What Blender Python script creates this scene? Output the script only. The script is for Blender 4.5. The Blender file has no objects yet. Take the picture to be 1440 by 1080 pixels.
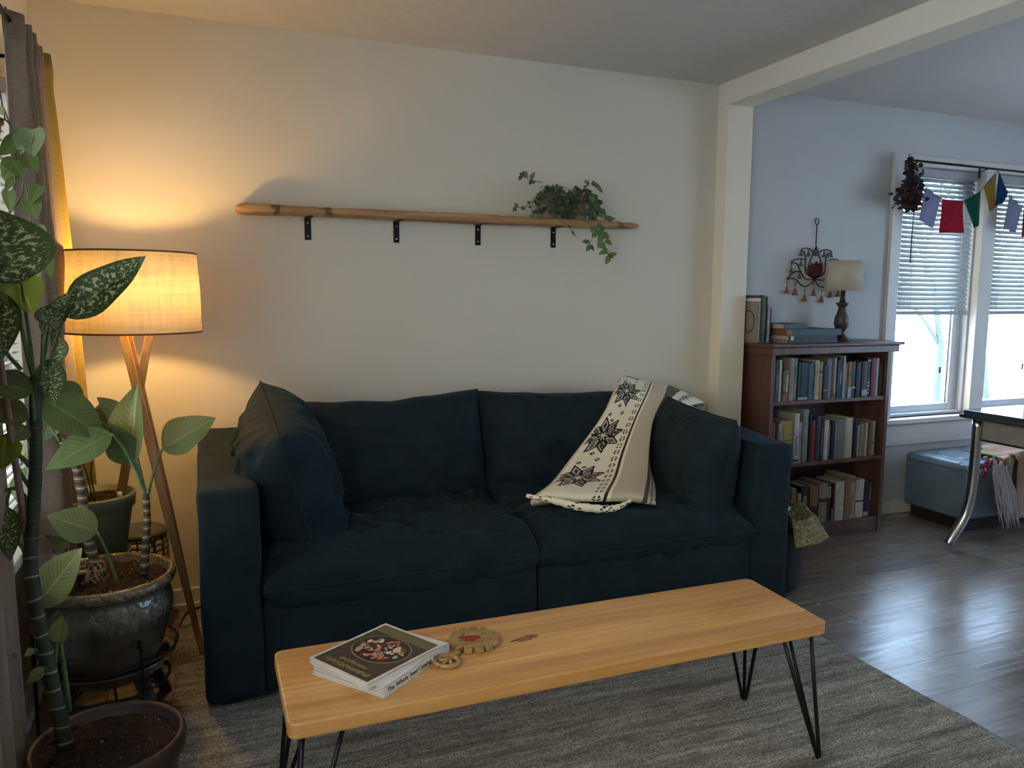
import bpy, bmesh, math, random
from mathutils import Vector, Matrix, noise
random.seed(7)
PI = math.pi
C = bpy.context.scene.collection
V = Vector

# ------------------------------------------------------------------ camera
FPX, YAW, PITCH, ROLL, CD, CH = 1078.892, 0.379951, 0.117194, 0.006442, 3.472688, 1.349439
cy_, sy_ = math.cos(YAW), math.sin(YAW)
_f = V((sy_, cy_, 0)); _r = V((cy_, -sy_, 0)); _u = V((0, 0, 1))
_f2 = _f*math.cos(PITCH) - _u*math.sin(PITCH); _u2 = _u*math.cos(PITCH) + _f*math.sin(PITCH)
_r3 = _r*math.cos(ROLL) + _u2*math.sin(ROLL); _u3 = _u2*math.cos(ROLL) - _r*math.sin(ROLL)
cam = bpy.data.cameras.new('camera'); co = bpy.data.objects.new('camera', cam); C.objects.link(co)
m = Matrix((_r3, _u3, -_f2)).transposed().to_4x4(); m.translation = V((0, -CD, CH)); co.matrix_world = m
cam.sensor_width = 36; cam.lens = FPX/1440*36; cam.clip_start = .05
bpy.context.scene.camera = co

def at(px, py, Y):
    """survey note: point seen at photo pixel (px,py) on the vertical plane y=Y"""
    d = _f2 + _r3*((px-720)/FPX) + _u3*((540-py)/FPX)
    t = (Y+CD)/d.y
    return V((0, -CD, CH)) + d*t

# ------------------------------------------------------------------ materials
def lin(c): return tuple((x/255/12.92 if x/255 <= .04045 else ((x/255+.055)/1.055)**2.4) for x in c)
class NT:
    def __init__(s, name):
        s.m = bpy.data.materials.new(name); s.m.use_nodes = True; s.t = s.m.node_tree; s.n = s.t.nodes; s.l = s.t.links
        s.b = s.n['Principled BSDF']; s.out = s.n['Material Output']
    def node(s, typ, **kw):
        n = s.n.new(typ)
        for k, v in kw.items():
            if k.startswith('_'): setattr(n, k[1:], v)
            else: n.inputs[k.replace('__', ' ')].default_value = v
        return n
    def coord(s, scale=(1, 1, 1), kind='Object', rot=(0, 0, 0)):
        tc = s.n.new('ShaderNodeTexCoord'); mp = s.n.new('ShaderNodeMapping')
        mp.inputs['Scale'].default_value = scale; mp.inputs['Rotation'].default_value = rot
        s.l.new(tc.outputs[kind], mp.inputs[0]); return mp.outputs[0]
    def noise(s, vec, scale=5, detail=4, rough=.5, dist=0):
        n = s.node('ShaderNodeTexNoise', Scale=scale, Detail=detail, Roughness=rough, Distortion=dist); s.l.new(vec, n.inputs['Vector']); return n.outputs[0]
    def ramp(s, fac, stops):
        r = s.n.new('ShaderNodeValToRGB'); e = r.color_ramp.elements
        while len(e) > len(stops): e.remove(e[-1])
        while len(e) < len(stops): e.new(.5)
        for el, (p, c) in zip(e, stops): el.position = p; el.color = (*c, 1) if len(c) == 3 else c
        s.l.new(fac, r.inputs[0]); return r.outputs[0]
    def mix(s, fac, a, b, mode='MIX'):
        n = s.n.new('ShaderNodeMix'); n.data_type = 'RGBA'; n.blend_type = mode
        for sock, v in ((n.inputs[0], fac), (n.inputs[6], a), (n.inputs[7], b)):
            if isinstance(v, bpy.types.NodeSocket): s.l.new(v, sock)
            elif isinstance(v, (int, float)): sock.default_value = v
            else: sock.default_value = (*v, 1)
        return n.outputs[2]
    def bump(s, h, strength=.3, dist=.01):
        b = s.node('ShaderNodeBump', Strength=strength, Distance=dist); s.l.new(h, b.inputs['Height']); s.l.new(b.outputs[0], s.b.inputs['Normal']); return b
    def col(s, c):
        if isinstance(c, bpy.types.NodeSocket): s.l.new(c, s.b.inputs['Base Color'])
        else: s.b.inputs['Base Color'].default_value = (*c, 1)
    def set(s, rough=.5, metal=0, spec=.5, **kw):
        s.b.inputs['Roughness'].default_value = rough; s.b.inputs['Metallic'].default_value = metal
        s.b.inputs['Specular IOR Level'].default_value = spec
        for k, v in kw.items(): s.b.inputs[k.replace('__', ' ')].default_value = v
        return s.m

_pc = {}
def plain(name, c, rough=.6, metal=0, spec=.4, var=.06, bump=.0, scale=20):
    """plain paint/plastic/paper with slight procedural mottling"""
    if name in _pc: return _pc[name]
    t = NT(name); v = t.coord()
    n = t.noise(v, scale, 3)
    a = tuple(max(0, x*(1-var)) for x in c); b = tuple(min(1, x*(1+var)) for x in c)
    t.col(t.ramp(n, [(.3, a), (.7, b)]))
    if bump: t.bump(t.noise(v, scale*8, 3), bump, .004)
    _pc[name] = t.set(rough, metal, spec); return _pc[name]

def wood(name, c1, c2, axis=0, rough=.45, scale=1.0, knots=False, boards=0, bump=.12):
    t = NT(name)
    sc = [14*scale]*3; sc[axis] = 1.1*scale
    v = t.coord(tuple(sc)); n = t.noise(v, 1.6, 6, .6, .8)
    sc2 = [90*scale]*3; sc2[axis] = 3*scale
    v2 = t.coord(tuple(sc2)); n2 = t.noise(v2, 1.0, 3, .6)
    c = t.mix(t.ramp(n, [(.36, (0, 0, 0)), (.64, (1, 1, 1))]), c1, c2)
    c = t.mix(t.ramp(n2, [(.35, (.35,)*3), (.6, (0, 0, 0))]), c, tuple(x*.55 for x in c1))
    if knots:
        vk = t.coord((1, 1, 1)); k = t.noise(vk, 9, 3)
        c = t.mix(t.ramp(k, [(.62, (0, 0, 0)), (.68, (.9,)*3)]), c, tuple(x*.3 for x in c1))
    if boards:
        tc = t.n.new('ShaderNodeTexCoord'); sp = t.n.new('ShaderNodeSeparateXYZ'); t.l.new(tc.outputs['Object'], sp.inputs[0])
        w = t.node('ShaderNodeMath', _operation='MULTIPLY'); w.inputs[1].default_value = boards; t.l.new(sp.outputs[1], w.inputs[0])
        fl = t.node('ShaderNodeMath', _operation='FLOOR'); t.l.new(w.outputs[0], fl.inputs[0])
        wn = t.n.new('ShaderNodeTexWhiteNoise'); wn.noise_dimensions = '1D'; t.l.new(fl.outputs[0], wn.inputs['W'])
        c = t.mix(t.ramp(wn.outputs[0], [(0, (0, 0, 0)), (1, (.55,)*3)]), c, tuple(x*.72 for x in c1))
    t.col(c); t.bump(n2, bump, .002)
    return t.set(rough)

def paint(name, c, bumpsc=60, bs=.12, rough=.75):
    t = NT(name); v = t.coord()
    t.col(t.ramp(t.noise(v, 2, 3), [(.3, tuple(x*.97 for x in c)), (.7, c)]))
    t.bump(t.noise(v, bumpsc, 4), bs, .004); return t.set(rough, spec=.25)

M = {}
M['wall'] = paint('wall_paint', (.67, .63, .54))
M['trimwall'] = paint('partition_paint', (.80, .745, .63))
M['wall_d'] = paint('wall_paint_dining', (.51, .525, .54))
M['ceil'] = paint('ceiling_texture', (.63, .61, .58), 28, .55)
M['trim'] = paint('trim_paint', (.66, .65, .625), 20, .03, .4)
M['winframe'] = paint('window_vinyl', (.60, .62, .66), 20, .02, .35)
M['black'] = plain('black_metal', (.015, .015, .016), .45, .6, .5)
M['chrome'] = plain('chrome', (.45, .47, .5), .22, 1, .5, .03)
M['lampwood'] = wood('lamp_leg_wood', (.42, .25, .10), (.58, .38, .17), 2, .4)
M['darkleg'] = wood('dark_stand_wood', (.012, .010, .009), (.03, .025, .02), 2, .5)
M['tabletop'] = wood('tabletop_wood', (.62, .30, .095), (.84, .48, .175), 0, .3, .8, boards=8.4)
M['shelfwood'] = wood('live_edge_wood', (.30, .16, .065), (.56, .34, .16), 0, .6, 1.0, knots=True, bump=.5)
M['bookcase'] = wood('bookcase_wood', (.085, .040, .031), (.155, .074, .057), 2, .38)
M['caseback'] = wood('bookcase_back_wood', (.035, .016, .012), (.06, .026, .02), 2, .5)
M['soil'] = None

def m_floor():
    t = NT('vinyl_plank_floor')
    v = t.coord((1, 1, 1))
    br = t.node('ShaderNodeTexBrick', Scale=1.0, _offset=.37); br.inputs['Mortar Size'].default_value = .0016
    br.inputs['Brick Width'].default_value = .95; br.inputs['Row Height'].default_value = .19
    br.inputs['Color1'].default_value = (0, 0, 0, 1); br.inputs['Color2'].default_value = (1, 1, 1, 1); br.inputs['Mortar'].default_value = (.5, .5, .5, 1); br.inputs['Bias'].default_value = 0
    t.l.new(v, br.inputs['Vector'])
    g = t.noise(t.coord((2.2, 26, 1)), 1.6, 6, .62, .6); g2 = t.noise(t.coord((.9, 5, 1)), 1.8, 4, .6, .5)
    c = t.mix(t.ramp(g, [(.3, (0, 0, 0)), (.7, (1, 1, 1))]), (.13, .105, .09), (.31, .26, .225))
    c = t.mix(t.ramp(g2, [(.35, (.5,)*3), (.6, (0, 0, 0))]), c, (.10, .07, .05))
    c = t.mix(t.ramp(br.outputs['Color'], [(0, (0, 0, 0)), (1, (.45,)*3)]), c, (.30, .22, .16))
    c = t.mix(br.outputs['Fac'], c, (.03, .02, .015))
    t.col(c)
    rr = t.ramp(g2, [(.3, (.18,)*3), (.75, (.30,)*3)]); t.l.new(rr, t.b.inputs['Roughness'])
    bm = t.mix(br.outputs['Fac'], g, (0, 0, 0)); t.bump(bm, .30, .003)
    t.b.inputs['Specular IOR Level'].default_value = .6
    return t.m
M['floor'] = m_floor()
def m_rug():
    t = NT('woven_rug')
    st = t.noise(t.coord((1.6, 17, 1)), 1.5, 6, .72, .5)
    st2 = t.noise(t.coord((6, 80, 1)), 1.5, 4, .7)
    sp = t.noise(t.coord((.8, 1.2, 1)), 190, 3, .85)
    c = t.mix(t.ramp(st, [(.36, (0, 0, 0)), (.62, (1, 1, 1))]), (.25, .22, .185), (.88, .81, .70))
    c = t.mix(t.ramp(st2, [(.4, (.5,)*3), (.62, (0, 0, 0))]), c, (.24, .21, .175))
    c = t.mix(t.ramp(sp, [(.42, (.85,)*3), (.56, (0, 0, 0))]), c, (.10, .09, .075))
    t.col(c)
    h = t.mix(.5, sp, st2); t.bump(h, 1.0, .012)
    return t.set(.95, spec=.1)
M['rug'] = m_rug()
def m_sofa():
    t = NT('navy_velvet'); v = t.coord()
    n = t.noise(v, 9, 4); f = t.noise(v, 420, 2)
    t.col(t.ramp(n, [(.3, (.007, .015, .021)), (.75, (.014, .026, .035))]))
    t.bump(t.mix(.5, n, f), .25, .004)
    return t.set(.85, spec=.2, Sheen__Weight=.35, Sheen__Roughness=.35, Sheen__Tint=(.05, .11, .15, 1))
M['sofa'] = m_sofa()
def m_soil():
    t = NT('potting_soil'); v = t.coord()
    n = t.noise(v, 60, 5, .7)
    vo = t.node('ShaderNodeTexVoronoi', Scale=85.0); t.l.new(v, vo.inputs['Vector'])
    sel = t.noise(v, 40, 2)
    sp = t.ramp(vo.outputs['Distance'], [(.16, (1, 1, 1)), (.24, (0, 0, 0))])
    k = t.mix(1.0, sp, t.ramp(sel, [(.55, (0, 0, 0)), (.6, (1, 1, 1))]), 'MULTIPLY')
    c = t.ramp(n, [(.3, (.012, .007, .005)), (.7, (.06, .034, .022))])
    t.col(t.mix(k, c, (.45, .40, .34))); t.bump(n, 1, .01)
    return t.set(.95, spec=.2)
M['soil'] = m_soil()
def m_glaze():
    t = NT('drip_glaze'); v = t.coord()
    tc = t.n.new('ShaderNodeTexCoord'); sp = t.n.new('ShaderNodeSeparateXYZ'); t.l.new(tc.outputs['Object'], sp.inputs[0])
    dr = t.noise(t.coord((60, 60, 5)), 1, 4, .6)
    rel = t.noise(t.coord((22, 22, 14)), 1.2, 3, .5, 1.5)
    ad = t.node('ShaderNodeMath', _operation='MULTIPLY_ADD'); t.l.new(dr, ad.inputs[0]); ad.inputs[1].default_value = .12; t.l.new(sp.outputs[2], ad.inputs[2])
    mp = t.node('ShaderNodeMapRange'); mp.inputs[1].default_value = .15; mp.inputs[2].default_value = .58; t.l.new(ad.outputs[0], mp.inputs[0])
    c = t.ramp(mp.outputs[0], [(.1, (.105, .075, .058)), (.45, (.065, .05, .037)), (.60, (.055, .052, .035)), (.70, (.16, .145, .11)), (.80, (.075, .078, .055)), (.97, (.20, .14, .08))])
    c = t.mix(t.ramp(rel, [(.45, (0, 0, 0)), (.6, (.0,)*3)]), c, (.32, .31, .27))
    t.col(c)
    band = t.node('ShaderNodeMapRange'); band.inputs[1].default_value = .33; band.inputs[2].default_value = .40; t.l.new(sp.outputs[2], band.inputs[0])
    mu = t.node('ShaderNodeMath', _operation='MULTIPLY'); t.l.new(rel, mu.inputs[0]); t.l.new(band.outputs[0], mu.inputs[1])
    t.bump(mu.outputs[0], .8, .02); return t.set(.16, spec=.6, Coat__Weight=.4)
M['glaze'] = m_glaze()
def leafmat(name, c, spots=None, amount=.5, trans=.35, stripes=False):
    t = NT(name); tc = t.n.new('ShaderNodeTexCoord'); sp = t.n.new('ShaderNodeSeparateXYZ'); t.l.new(tc.outputs['UV'], sp.inputs[0])
    n = t.noise(t.coord(), 14, 3)
    base = t.ramp(n, [(.3, tuple(x*.75 for x in c)), (.7, c)])
    # ribs from the UVs
    ab = t.node('ShaderNodeMath', _operation='ABSOLUTE'); su = t.node('ShaderNodeMath', _operation='SUBTRACT'); su.inputs[1].default_value = .5
    t.l.new(sp.outputs[0], su.inputs[0]); t.l.new(su.outputs[0], ab.inputs[0])
    rib = t.ramp(ab.outputs[0], [(.01, (1, 1, 1)), (.035, (0, 0, 0))])
    base = t.mix(t.mix(1.0, rib, (.5, .5, .5), 'MULTIPLY'), base, tuple(min(1, x*2.2) for x in c))
    mu = t.node('ShaderNodeMath', _operation='MULTIPLY_ADD'); t.l.new(ab.outputs[0], mu.inputs[0]); mu.inputs[1].default_value = -.5; t.l.new(sp.outputs[1], mu.inputs[2])
    m2 = t.node('ShaderNodeMath', _operation='MULTIPLY'); m2.inputs[1].default_value = 90; t.l.new(mu.outputs[0], m2.inputs[0])
    s2 = t.node('ShaderNodeMath', _operation='SINE'); t.l.new(m2.outputs[0], s2.inputs[0])
    if stripes: base = t.mix(t.ramp(s2.outputs[0], [(.5, (0, 0, 0)), (1, (.30,)*3)]), base, tuple(min(1, x*1.9) for x in c))
    if spots:
        vv = t.n.new('ShaderNodeMapping'); vv.inputs['Scale'].default_value = (5.5, 12, 1); vv.inputs['Rotation'].default_value = (0, 0, .35); t.l.new(tc.outputs['UV'], vv.inputs[0])
        ns = t.noise(vv.outputs[0], 1.7, 4, .65, .4)
        edge = t.ramp(ab.outputs[0], [(.28, (1, 1, 1)), (.46, (0, 0, 0))])
        k = t.mix(1.0, t.ramp(ns, [(1-amount-.02, (0, 0, 0)), (1-amount+.03, (1, 1, 1))]), edge, 'MULTIPLY')
        base = t.mix(k, base, spots)
    t.col(base); t.bump(s2.outputs[0], .12, .002)
    t.set(.38, spec=.45)
    tr = t.n.new('ShaderNodeBsdfTranslucent'); t.l.new(t.mix(.0, base, base), tr.inputs[0])
    ms = t.n.new('ShaderNodeMixShader'); ms.inputs[0].default_value = trans
    t.l.new(t.b.outputs[0], ms.inputs[1]); t.l.new(tr.outputs[0], ms.inputs[2]); t.l.new(ms.outputs[0], t.out.inputs[0])
    return t.m
M['leaf'] = leafmat('leaf_green', (.095, .14, .04), trans=.25)
M['leafl'] = leafmat('leaf_light', (.18, .215, .080), stripes=True, trans=.3)
M['leafm'] = leafmat('leaf_mottled', (.055, .10, .022), (.50, .53, .29), .455)
M['leafy'] = leafmat('leaf_yellow_green', (.24, .30, .04), trans=.55)
M['ivy'] = leafmat('ivy_green', (.085, .14, .07), (.30, .36, .22), .42, .2)
M['ivyl'] = leafmat('ivy_light', (.17, .27, .08), trans=.3)
M['stem'] = plain('green_stem', (.085, .14, .05), .5, var=.25, scale=50)
def m_cane():
    t = NT('banded_cane'); v = t.coord((1, 1, 1))
    n = t.noise(t.coord(), 30, 3)
    w = t.node('ShaderNodeTexWave', Scale=7.0, Distortion=3.0, _bands_direction='Z'); w.inputs['Detail Scale'].default_value = 1.0; t.l.new(v, w.inputs['Vector'])
    c = t.ramp(n, [(.3, (.012, .020, .011)), (.7, (.035, .05, .024))])
    tz_ = t.n.new('ShaderNodeTexCoord'); sz_ = t.n.new('ShaderNodeSeparateXYZ'); t.l.new(tz_.outputs['Object'], sz_.inputs[0])
    low = t.ramp(sz_.outputs[2], [(.70, (1, 1, 1)), (.85, (.12,)*3)])
    t.col(t.mix(t.mix(1.0, t.ramp(w.outputs['Fac'], [(.955, (0, 0, 0)), (.99, (.8,)*3)]), low, 'MULTIPLY'), c, (.32, .27, .19))); t.bump(w.outputs['Fac'], .3, .004)
    return t.set(.55)
M['cane'] = m_cane()
def m_linen(name, c, sc=420, trans=.5, amp=.3):
    t = NT(name)
    a = t.noise(t.coord((sc*.03, sc*.03, sc)), 1, 3, .7); b = t.noise(t.coord((sc, sc, sc*.03)), 1, 3, .7)
    k = t.mix(.5, a, b)
    col = t.ramp(k, [(.38, tuple(x*(1-amp) for x in c)), (.52, c)])
    t.col(col); t.bump(k, .3, .002); t.set(.9, spec=.1)
    tr = t.n.new('ShaderNodeBsdfTranslucent'); t.l.new(col, tr.inputs[0])
    ms = t.n.new('ShaderNodeMixShader'); ms.inputs[0].default_value = trans
    t.l.new(t.b.outputs[0], ms.inputs[1]); t.l.new(tr.outputs[0], ms.inputs[2]); t.l.new(ms.outputs[0], t.out.inputs[0])
    return t.m
M['shade'] = m_linen('linen_shade', (.84, .75, .58), 110, .42, .2)
M['shade2'] = m_linen('cream_shade', (.62, .57, .47), 300, .2, .08)
M['curtain'] = m_linen('taupe_curtain', (.34, .265, .205), 420, .25, .3)
M['glass'] = None
def m_glass():
    t = NT('window_glass'); t.n.remove(t.b)
    a = t.n.new('ShaderNodeBsdfTransparent'); a.inputs[0].default_value = (.94, .97, .97, 1)
    g = t.n.new('ShaderNodeBsdfGlossy'); g.inputs['Roughness'].default_value = .02
    ms = t.n.new('ShaderNodeMixShader'); ms.inputs[0].default_value = .06
    t.l.new(a.outputs[0], ms.inputs[1]); t.l.new(g.outputs[0], ms.inputs[2]); t.l.new(ms.outputs[0], t.out.inputs[0]); return t.m
M['glass'] = m_glass()
M['blind'] = m_linen('blind_slat', (.52, .55, .55), 3, .05, .02)

# ------------------------------------------------------------------ object helpers
def tag(o, label=None, cat=None, group=None, kind=None):
    if label: o['label'] = label
    if cat: o['category'] = cat
    if group: o['group'] = group
    if kind: o['kind'] = kind
    return o
def thing(name, label, cat, loc, group=None):
    o = bpy.data.objects.new(name, None); C.objects.link(o); o.location = loc; o.empty_display_size = .05
    return tag(o, label, cat, group)
def obj(name, bm, mat, parent=None, smooth=False, label=None, origin=None):
    """bm: bmesh in world coordinates; children keep world coordinates"""
    me = bpy.data.meshes.new(name)
    if smooth:
        for f in bm.faces: f.smooth = True
    bm.to_mesh(me); bm.free()
    mats = mat if isinstance(mat, (list, tuple)) else [mat]
    for x in mats: me.materials.append(x)
    o = bpy.data.objects.new(name, me); C.objects.link(o)
    if parent:
        o.parent = parent
        w = Matrix.Identity(4); p = parent
        while p:
            w = Matrix.Translation(p.location) @ w; p = p.parent
        if parent.type == 'EMPTY': o.matrix_parent_inverse = w.inverted()
    if label: o['label'] = label
    if smooth == 'auto':
        me.set_sharp_from_angle(angle=math.radians(35))
    return o
def struct(name, bm, mat, **k):
    o = obj(name, bm, mat, **k); o['kind'] = 'structure'; return o
def nb(): return bmesh.new()
def box(bm, x0, x1, y0, y1, z0, z1, bev=0, seg=2, mi=0, mtx=None):
    r = bmesh.ops.create_cube(bm, size=1)['verts']
    for v in r: v.co = V(((x0+x1)/2+v.co.x*(x1-x0), (y0+y1)/2+v.co.y*(y1-y0), (z0+z1)/2+v.co.z*(z1-z0)))
    fs = {f for v in r for f in v.link_faces}
    for f in fs: f.material_index = mi
    vs = r
    if bev:
        es = list({e for v in r for e in v.link_edges})
        g = bmesh.ops.bevel(bm, geom=es, offset=bev, segments=seg, affect='EDGES', profile=.5)
        vs = list({v for f in g['faces'] for v in f.verts} | {v for v in r if v.is_valid})
        for f in g['faces']: f.material_index = mi
    if mtx is not None:
        for v in set(vs): v.co = mtx @ v.co
    return bm
def tube(bm, pts, rad, n=8, cap=True, mi=0):
    pts = [V(p) for p in pts]; rs = rad if isinstance(rad, (list, tuple)) else [rad]*len(pts)
    rings = []; prev = None
    for i, p in enumerate(pts):
        d = (pts[min(i+1, len(pts)-1)] - pts[max(i-1, 0)])
        if d.length < 1e-9: d = V((0, 0, 1))
        d.normalize()
        if prev is None:
            a = V((0, 0, 1)) if abs(d.z) < .9 else V((1, 0, 0)); x = d.cross(a).normalized()
        else:
            x = prev - d*prev.dot(d)
            x = x.normalized() if x.length > 1e-6 else d.orthogonal().normalized()
        prev = x; y = d.cross(x)
        rings.append([bm.verts.new(p + (x*math.cos(2*PI*k/n) + y*math.sin(2*PI*k/n))*rs[i]) for k in range(n)])
    for a, b in zip(rings, rings[1:]):
        for k in range(n):
            f = bm.faces.new((a[k], a[(k+1) % n], b[(k+1) % n], b[k])); f.smooth = True; f.material_index = mi
    if cap and n > 2:
        try:
            bm.faces.new(rings[0][::-1]).material_index = mi; bm.faces.new(rings[-1]).material_index = mi
        except ValueError: pass
    return bm
def smooth_path(pts, n=6):
    pts = [V(p) for p in pts]; out = []
    P = [pts[0]*2-pts[1]] + pts + [pts[-1]*2-pts[-2]]
    for i in range(1, len(P)-2):
        for k in range(n):
            t = k/n; a, b, c, d = P[i-1], P[i], P[i+1], P[i+2]
            out.append(.5*((2*b) + (-a+c)*t + (2*a-5*b+4*c-d)*t*t + (-a+3*b-3*c+d)*t**3))
    out.append(pts[-1]); return out
def lathe(bm, cx, cy, prof, n=40, mi=0, close=False, sq=None):
    rings = []
    for r, z in prof:
        if r < 1e-5: rings.append([bm.verts.new((cx, cy, z))]); continue
        rings.append([bm.verts.new((cx+r*math.cos(2*PI*k/n), cy+r*math.sin(2*PI*k/n), z)) for k in range(n)])
    for a, b in zip(rings, rings[1:]):
        for k in range(n):
            k2 = (k+1) % n
            if len(a) == 1 and len(b) == 1: continue
            if len(a) == 1: f = bm.faces.new((a[0], b[k2], b[k]))
            elif len(b) == 1: f = bm.faces.new((a[k], a[k2], b[0]))
            else: f = bm.faces.new((a[k], a[k2], b[k2], b[k]))
            f.smooth = True; f.material_index = mi
    return bm
def grid(bm, fn, nu, nv, mi=0, uv=False, closed_u=False):
    vs = [[bm.verts.new(fn(i/nu, j/nv)) for j in range(nv+1)] for i in range(nu+1)]
    lay = bm.loops.layers.uv.verify() if uv else None
    for i in range(nu):
        for j in range(nv):
            f = bm.faces.new((vs[i][j], vs[i+1][j], vs[i+1][j+1], vs[i][j+1])); f.smooth = True; f.material_index = mi
            if uv:
                for lp, (a, b) in zip(f.loops, ((i, j), (i+1, j), (i+1, j+1), (i, j+1))): lp[lay].uv = (a/nu, b/nv)
    return vs
def solid(o, th, off=0):
    md = o.modifiers.new('s', 'SOLIDIFY'); md.thickness = th; md.offset = off; return o
def bevm(o, w=.003, s=2):
    md = o.modifiers.new('b', 'BEVEL'); md.width = w; md.segments = s; md.limit_method = 'ANGLE'; return o
def prism(bm, pts, z0, z1, mi=0, mtx=None):
    a = [bm.verts.new((x, y, z0)) for x, y in pts]; b = [bm.verts.new((x, y, z1)) for x, y in pts]
    fs = [bm.faces.new(a[::-1]), bm.faces.new(b)]
    n = len(pts)
    for i in range(n): fs.append(bm.faces.new((a[i], a[(i+1) % n], b[(i+1) % n], b[i])))
    for f in fs: f.material_index = mi
    if mtx is not None:
        for v in a+b: v.co = mtx @ v.co
    return bm
def text(name, s, size, mtx, mat, parent, ext=.0004, align='LEFT', sx=1.0):
    cu = bpy.data.curves.new(name, 'FONT'); cu.body = s; cu.size = size; cu.extrude = ext; cu.align_x = align; cu.align_y = 'CENTER'; cu.materials.append(mat)
    tmp = bpy.data.objects.new(name, cu); me = bpy.data.meshes.new_from_object(tmp); me.materials.clear(); me.materials.append(mat); bpy.data.objects.remove(tmp)
    o = bpy.data.objects.new(name, me); C.objects.link(o); o.parent = parent
    w = mtx @ Matrix.Diagonal((sx, 1, 1, 1))
    o.matrix_basis = Matrix.Translation(-V(parent.location)) @ w if parent.type == 'EMPTY' else w
    return o

# ------------------------------------------------------------------ room shell
XL, XP0, XP1, XR, YB, ZC = -.575, 2.54, 2.70, 5.75, -5.0, 2.44
b = nb(); box(b, XL-.15, XR+.15, YB-.15, .15, -.1, 0); struct('floor', b, M['floor'])
b = nb(); box(b, XL-.15, XR+.15, YB-.15, .15, ZC, ZC+.1); struct('ceiling', b, M['ceil'])
# back wall, with the dining window's opening
WX0, WX1, WZ0, WZ1 = 3.875, 5.33, .60, 2.12
b = nb(); box(b, XL-.15, XP1-.02, 0, .15, 0, ZC); struct('wall_back', b, M['wall'])
b = nb(); box(b, XP1-.02, WX0, 0, .15, 0, ZC); box(b, WX1, XR+.15, 0, .15, 0, ZC); box(b, WX0, WX1, 0, .15, 0, WZ0); box(b, WX0, WX1, 0, .15, WZ1, ZC)
struct('wall_dining_back', b, M['wall_d'])
# left wall with window opening
LY0, LY1, LZ0, LZ1 = -2.45, -.45, .58, 2.04
L2Y0, L2Y1, L2Z0, L2Z1 = -3.95, -2.60, .80, 2.30  # second opening, out of view, added to fill the room with daylight
b = nb(); box(b, XL-.15, XL, L2Y1, LY0, 0, ZC); box(b, XL-.15, XL, YB, L2Y0, 0, ZC); box(b, XL-.15, XL, L2Y0, L2Y1, 0, L2Z0); box(b, XL-.15, XL, L2Y0, L2Y1, L2Z1, ZC); box(b, XL-.15, XL, LY1, 0, 0, ZC); box(b, XL-.15, XL, LY0, LY1, 0, LZ0); box(b, XL-.15, XL, LY0, LY1, LZ1, ZC)
struct('wall_left', b, M['wall'])
b = nb(); box(b, XL-.15, XR+.15, YB-.15, YB, 0, ZC); struct('wall_front', b, M['wall'])
# right wall of the dining room with window
RY0, RY1, RZ0, RZ1 = -2.9, -1.3, .75, 2.05
b = nb(); box(b, XR, XR+.15, YB, RY0, 0, ZC); box(b, XR, XR+.15, RY1, 0, 0, ZC); box(b, XR, XR+.15, RY0, RY1, 0, RZ0); box(b, XR, XR+.15, RY0, RY1, RZ1, ZC)
struct('wall_right', b, M['wall_d'])
# stub pilaster + header of the opening
b = nb(); box(b, XP0, XP1, -.09, 0, 0, ZC-.115); box(b, XP0, XP1, -4.3, 0, ZC-.115, ZC); box(b, XP0, XP1, YB, -4.3, 0, ZC)
o = struct('wall_partition', b, M['trimwall']); bevm(o, .004)

def baseboard(name, segs):
    b = nb()
    for x0, x1, y0, y1, s in segs:   # s: side the room is on
        box(b, x0, x1, y0, y1, 0, .082)
        if s == 'y': box(b, x0, x1, y0-.010, y1, 0, .018)
        if s == 'x': box(b, x0, x1+.010, y0, y1, 0, .018)
    o = struct(name, b, M['trim']); bevm(o, .004)
baseboard('baseboard_back', [(XL, XP0, -.014, 0, 'y')])
baseboard('baseboard_dining', [(XP1, XR, -.014, 0, 'y')])
baseboard('baseboard_left', [(XL, XL+.014, YB, -.012, 'x')])

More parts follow.
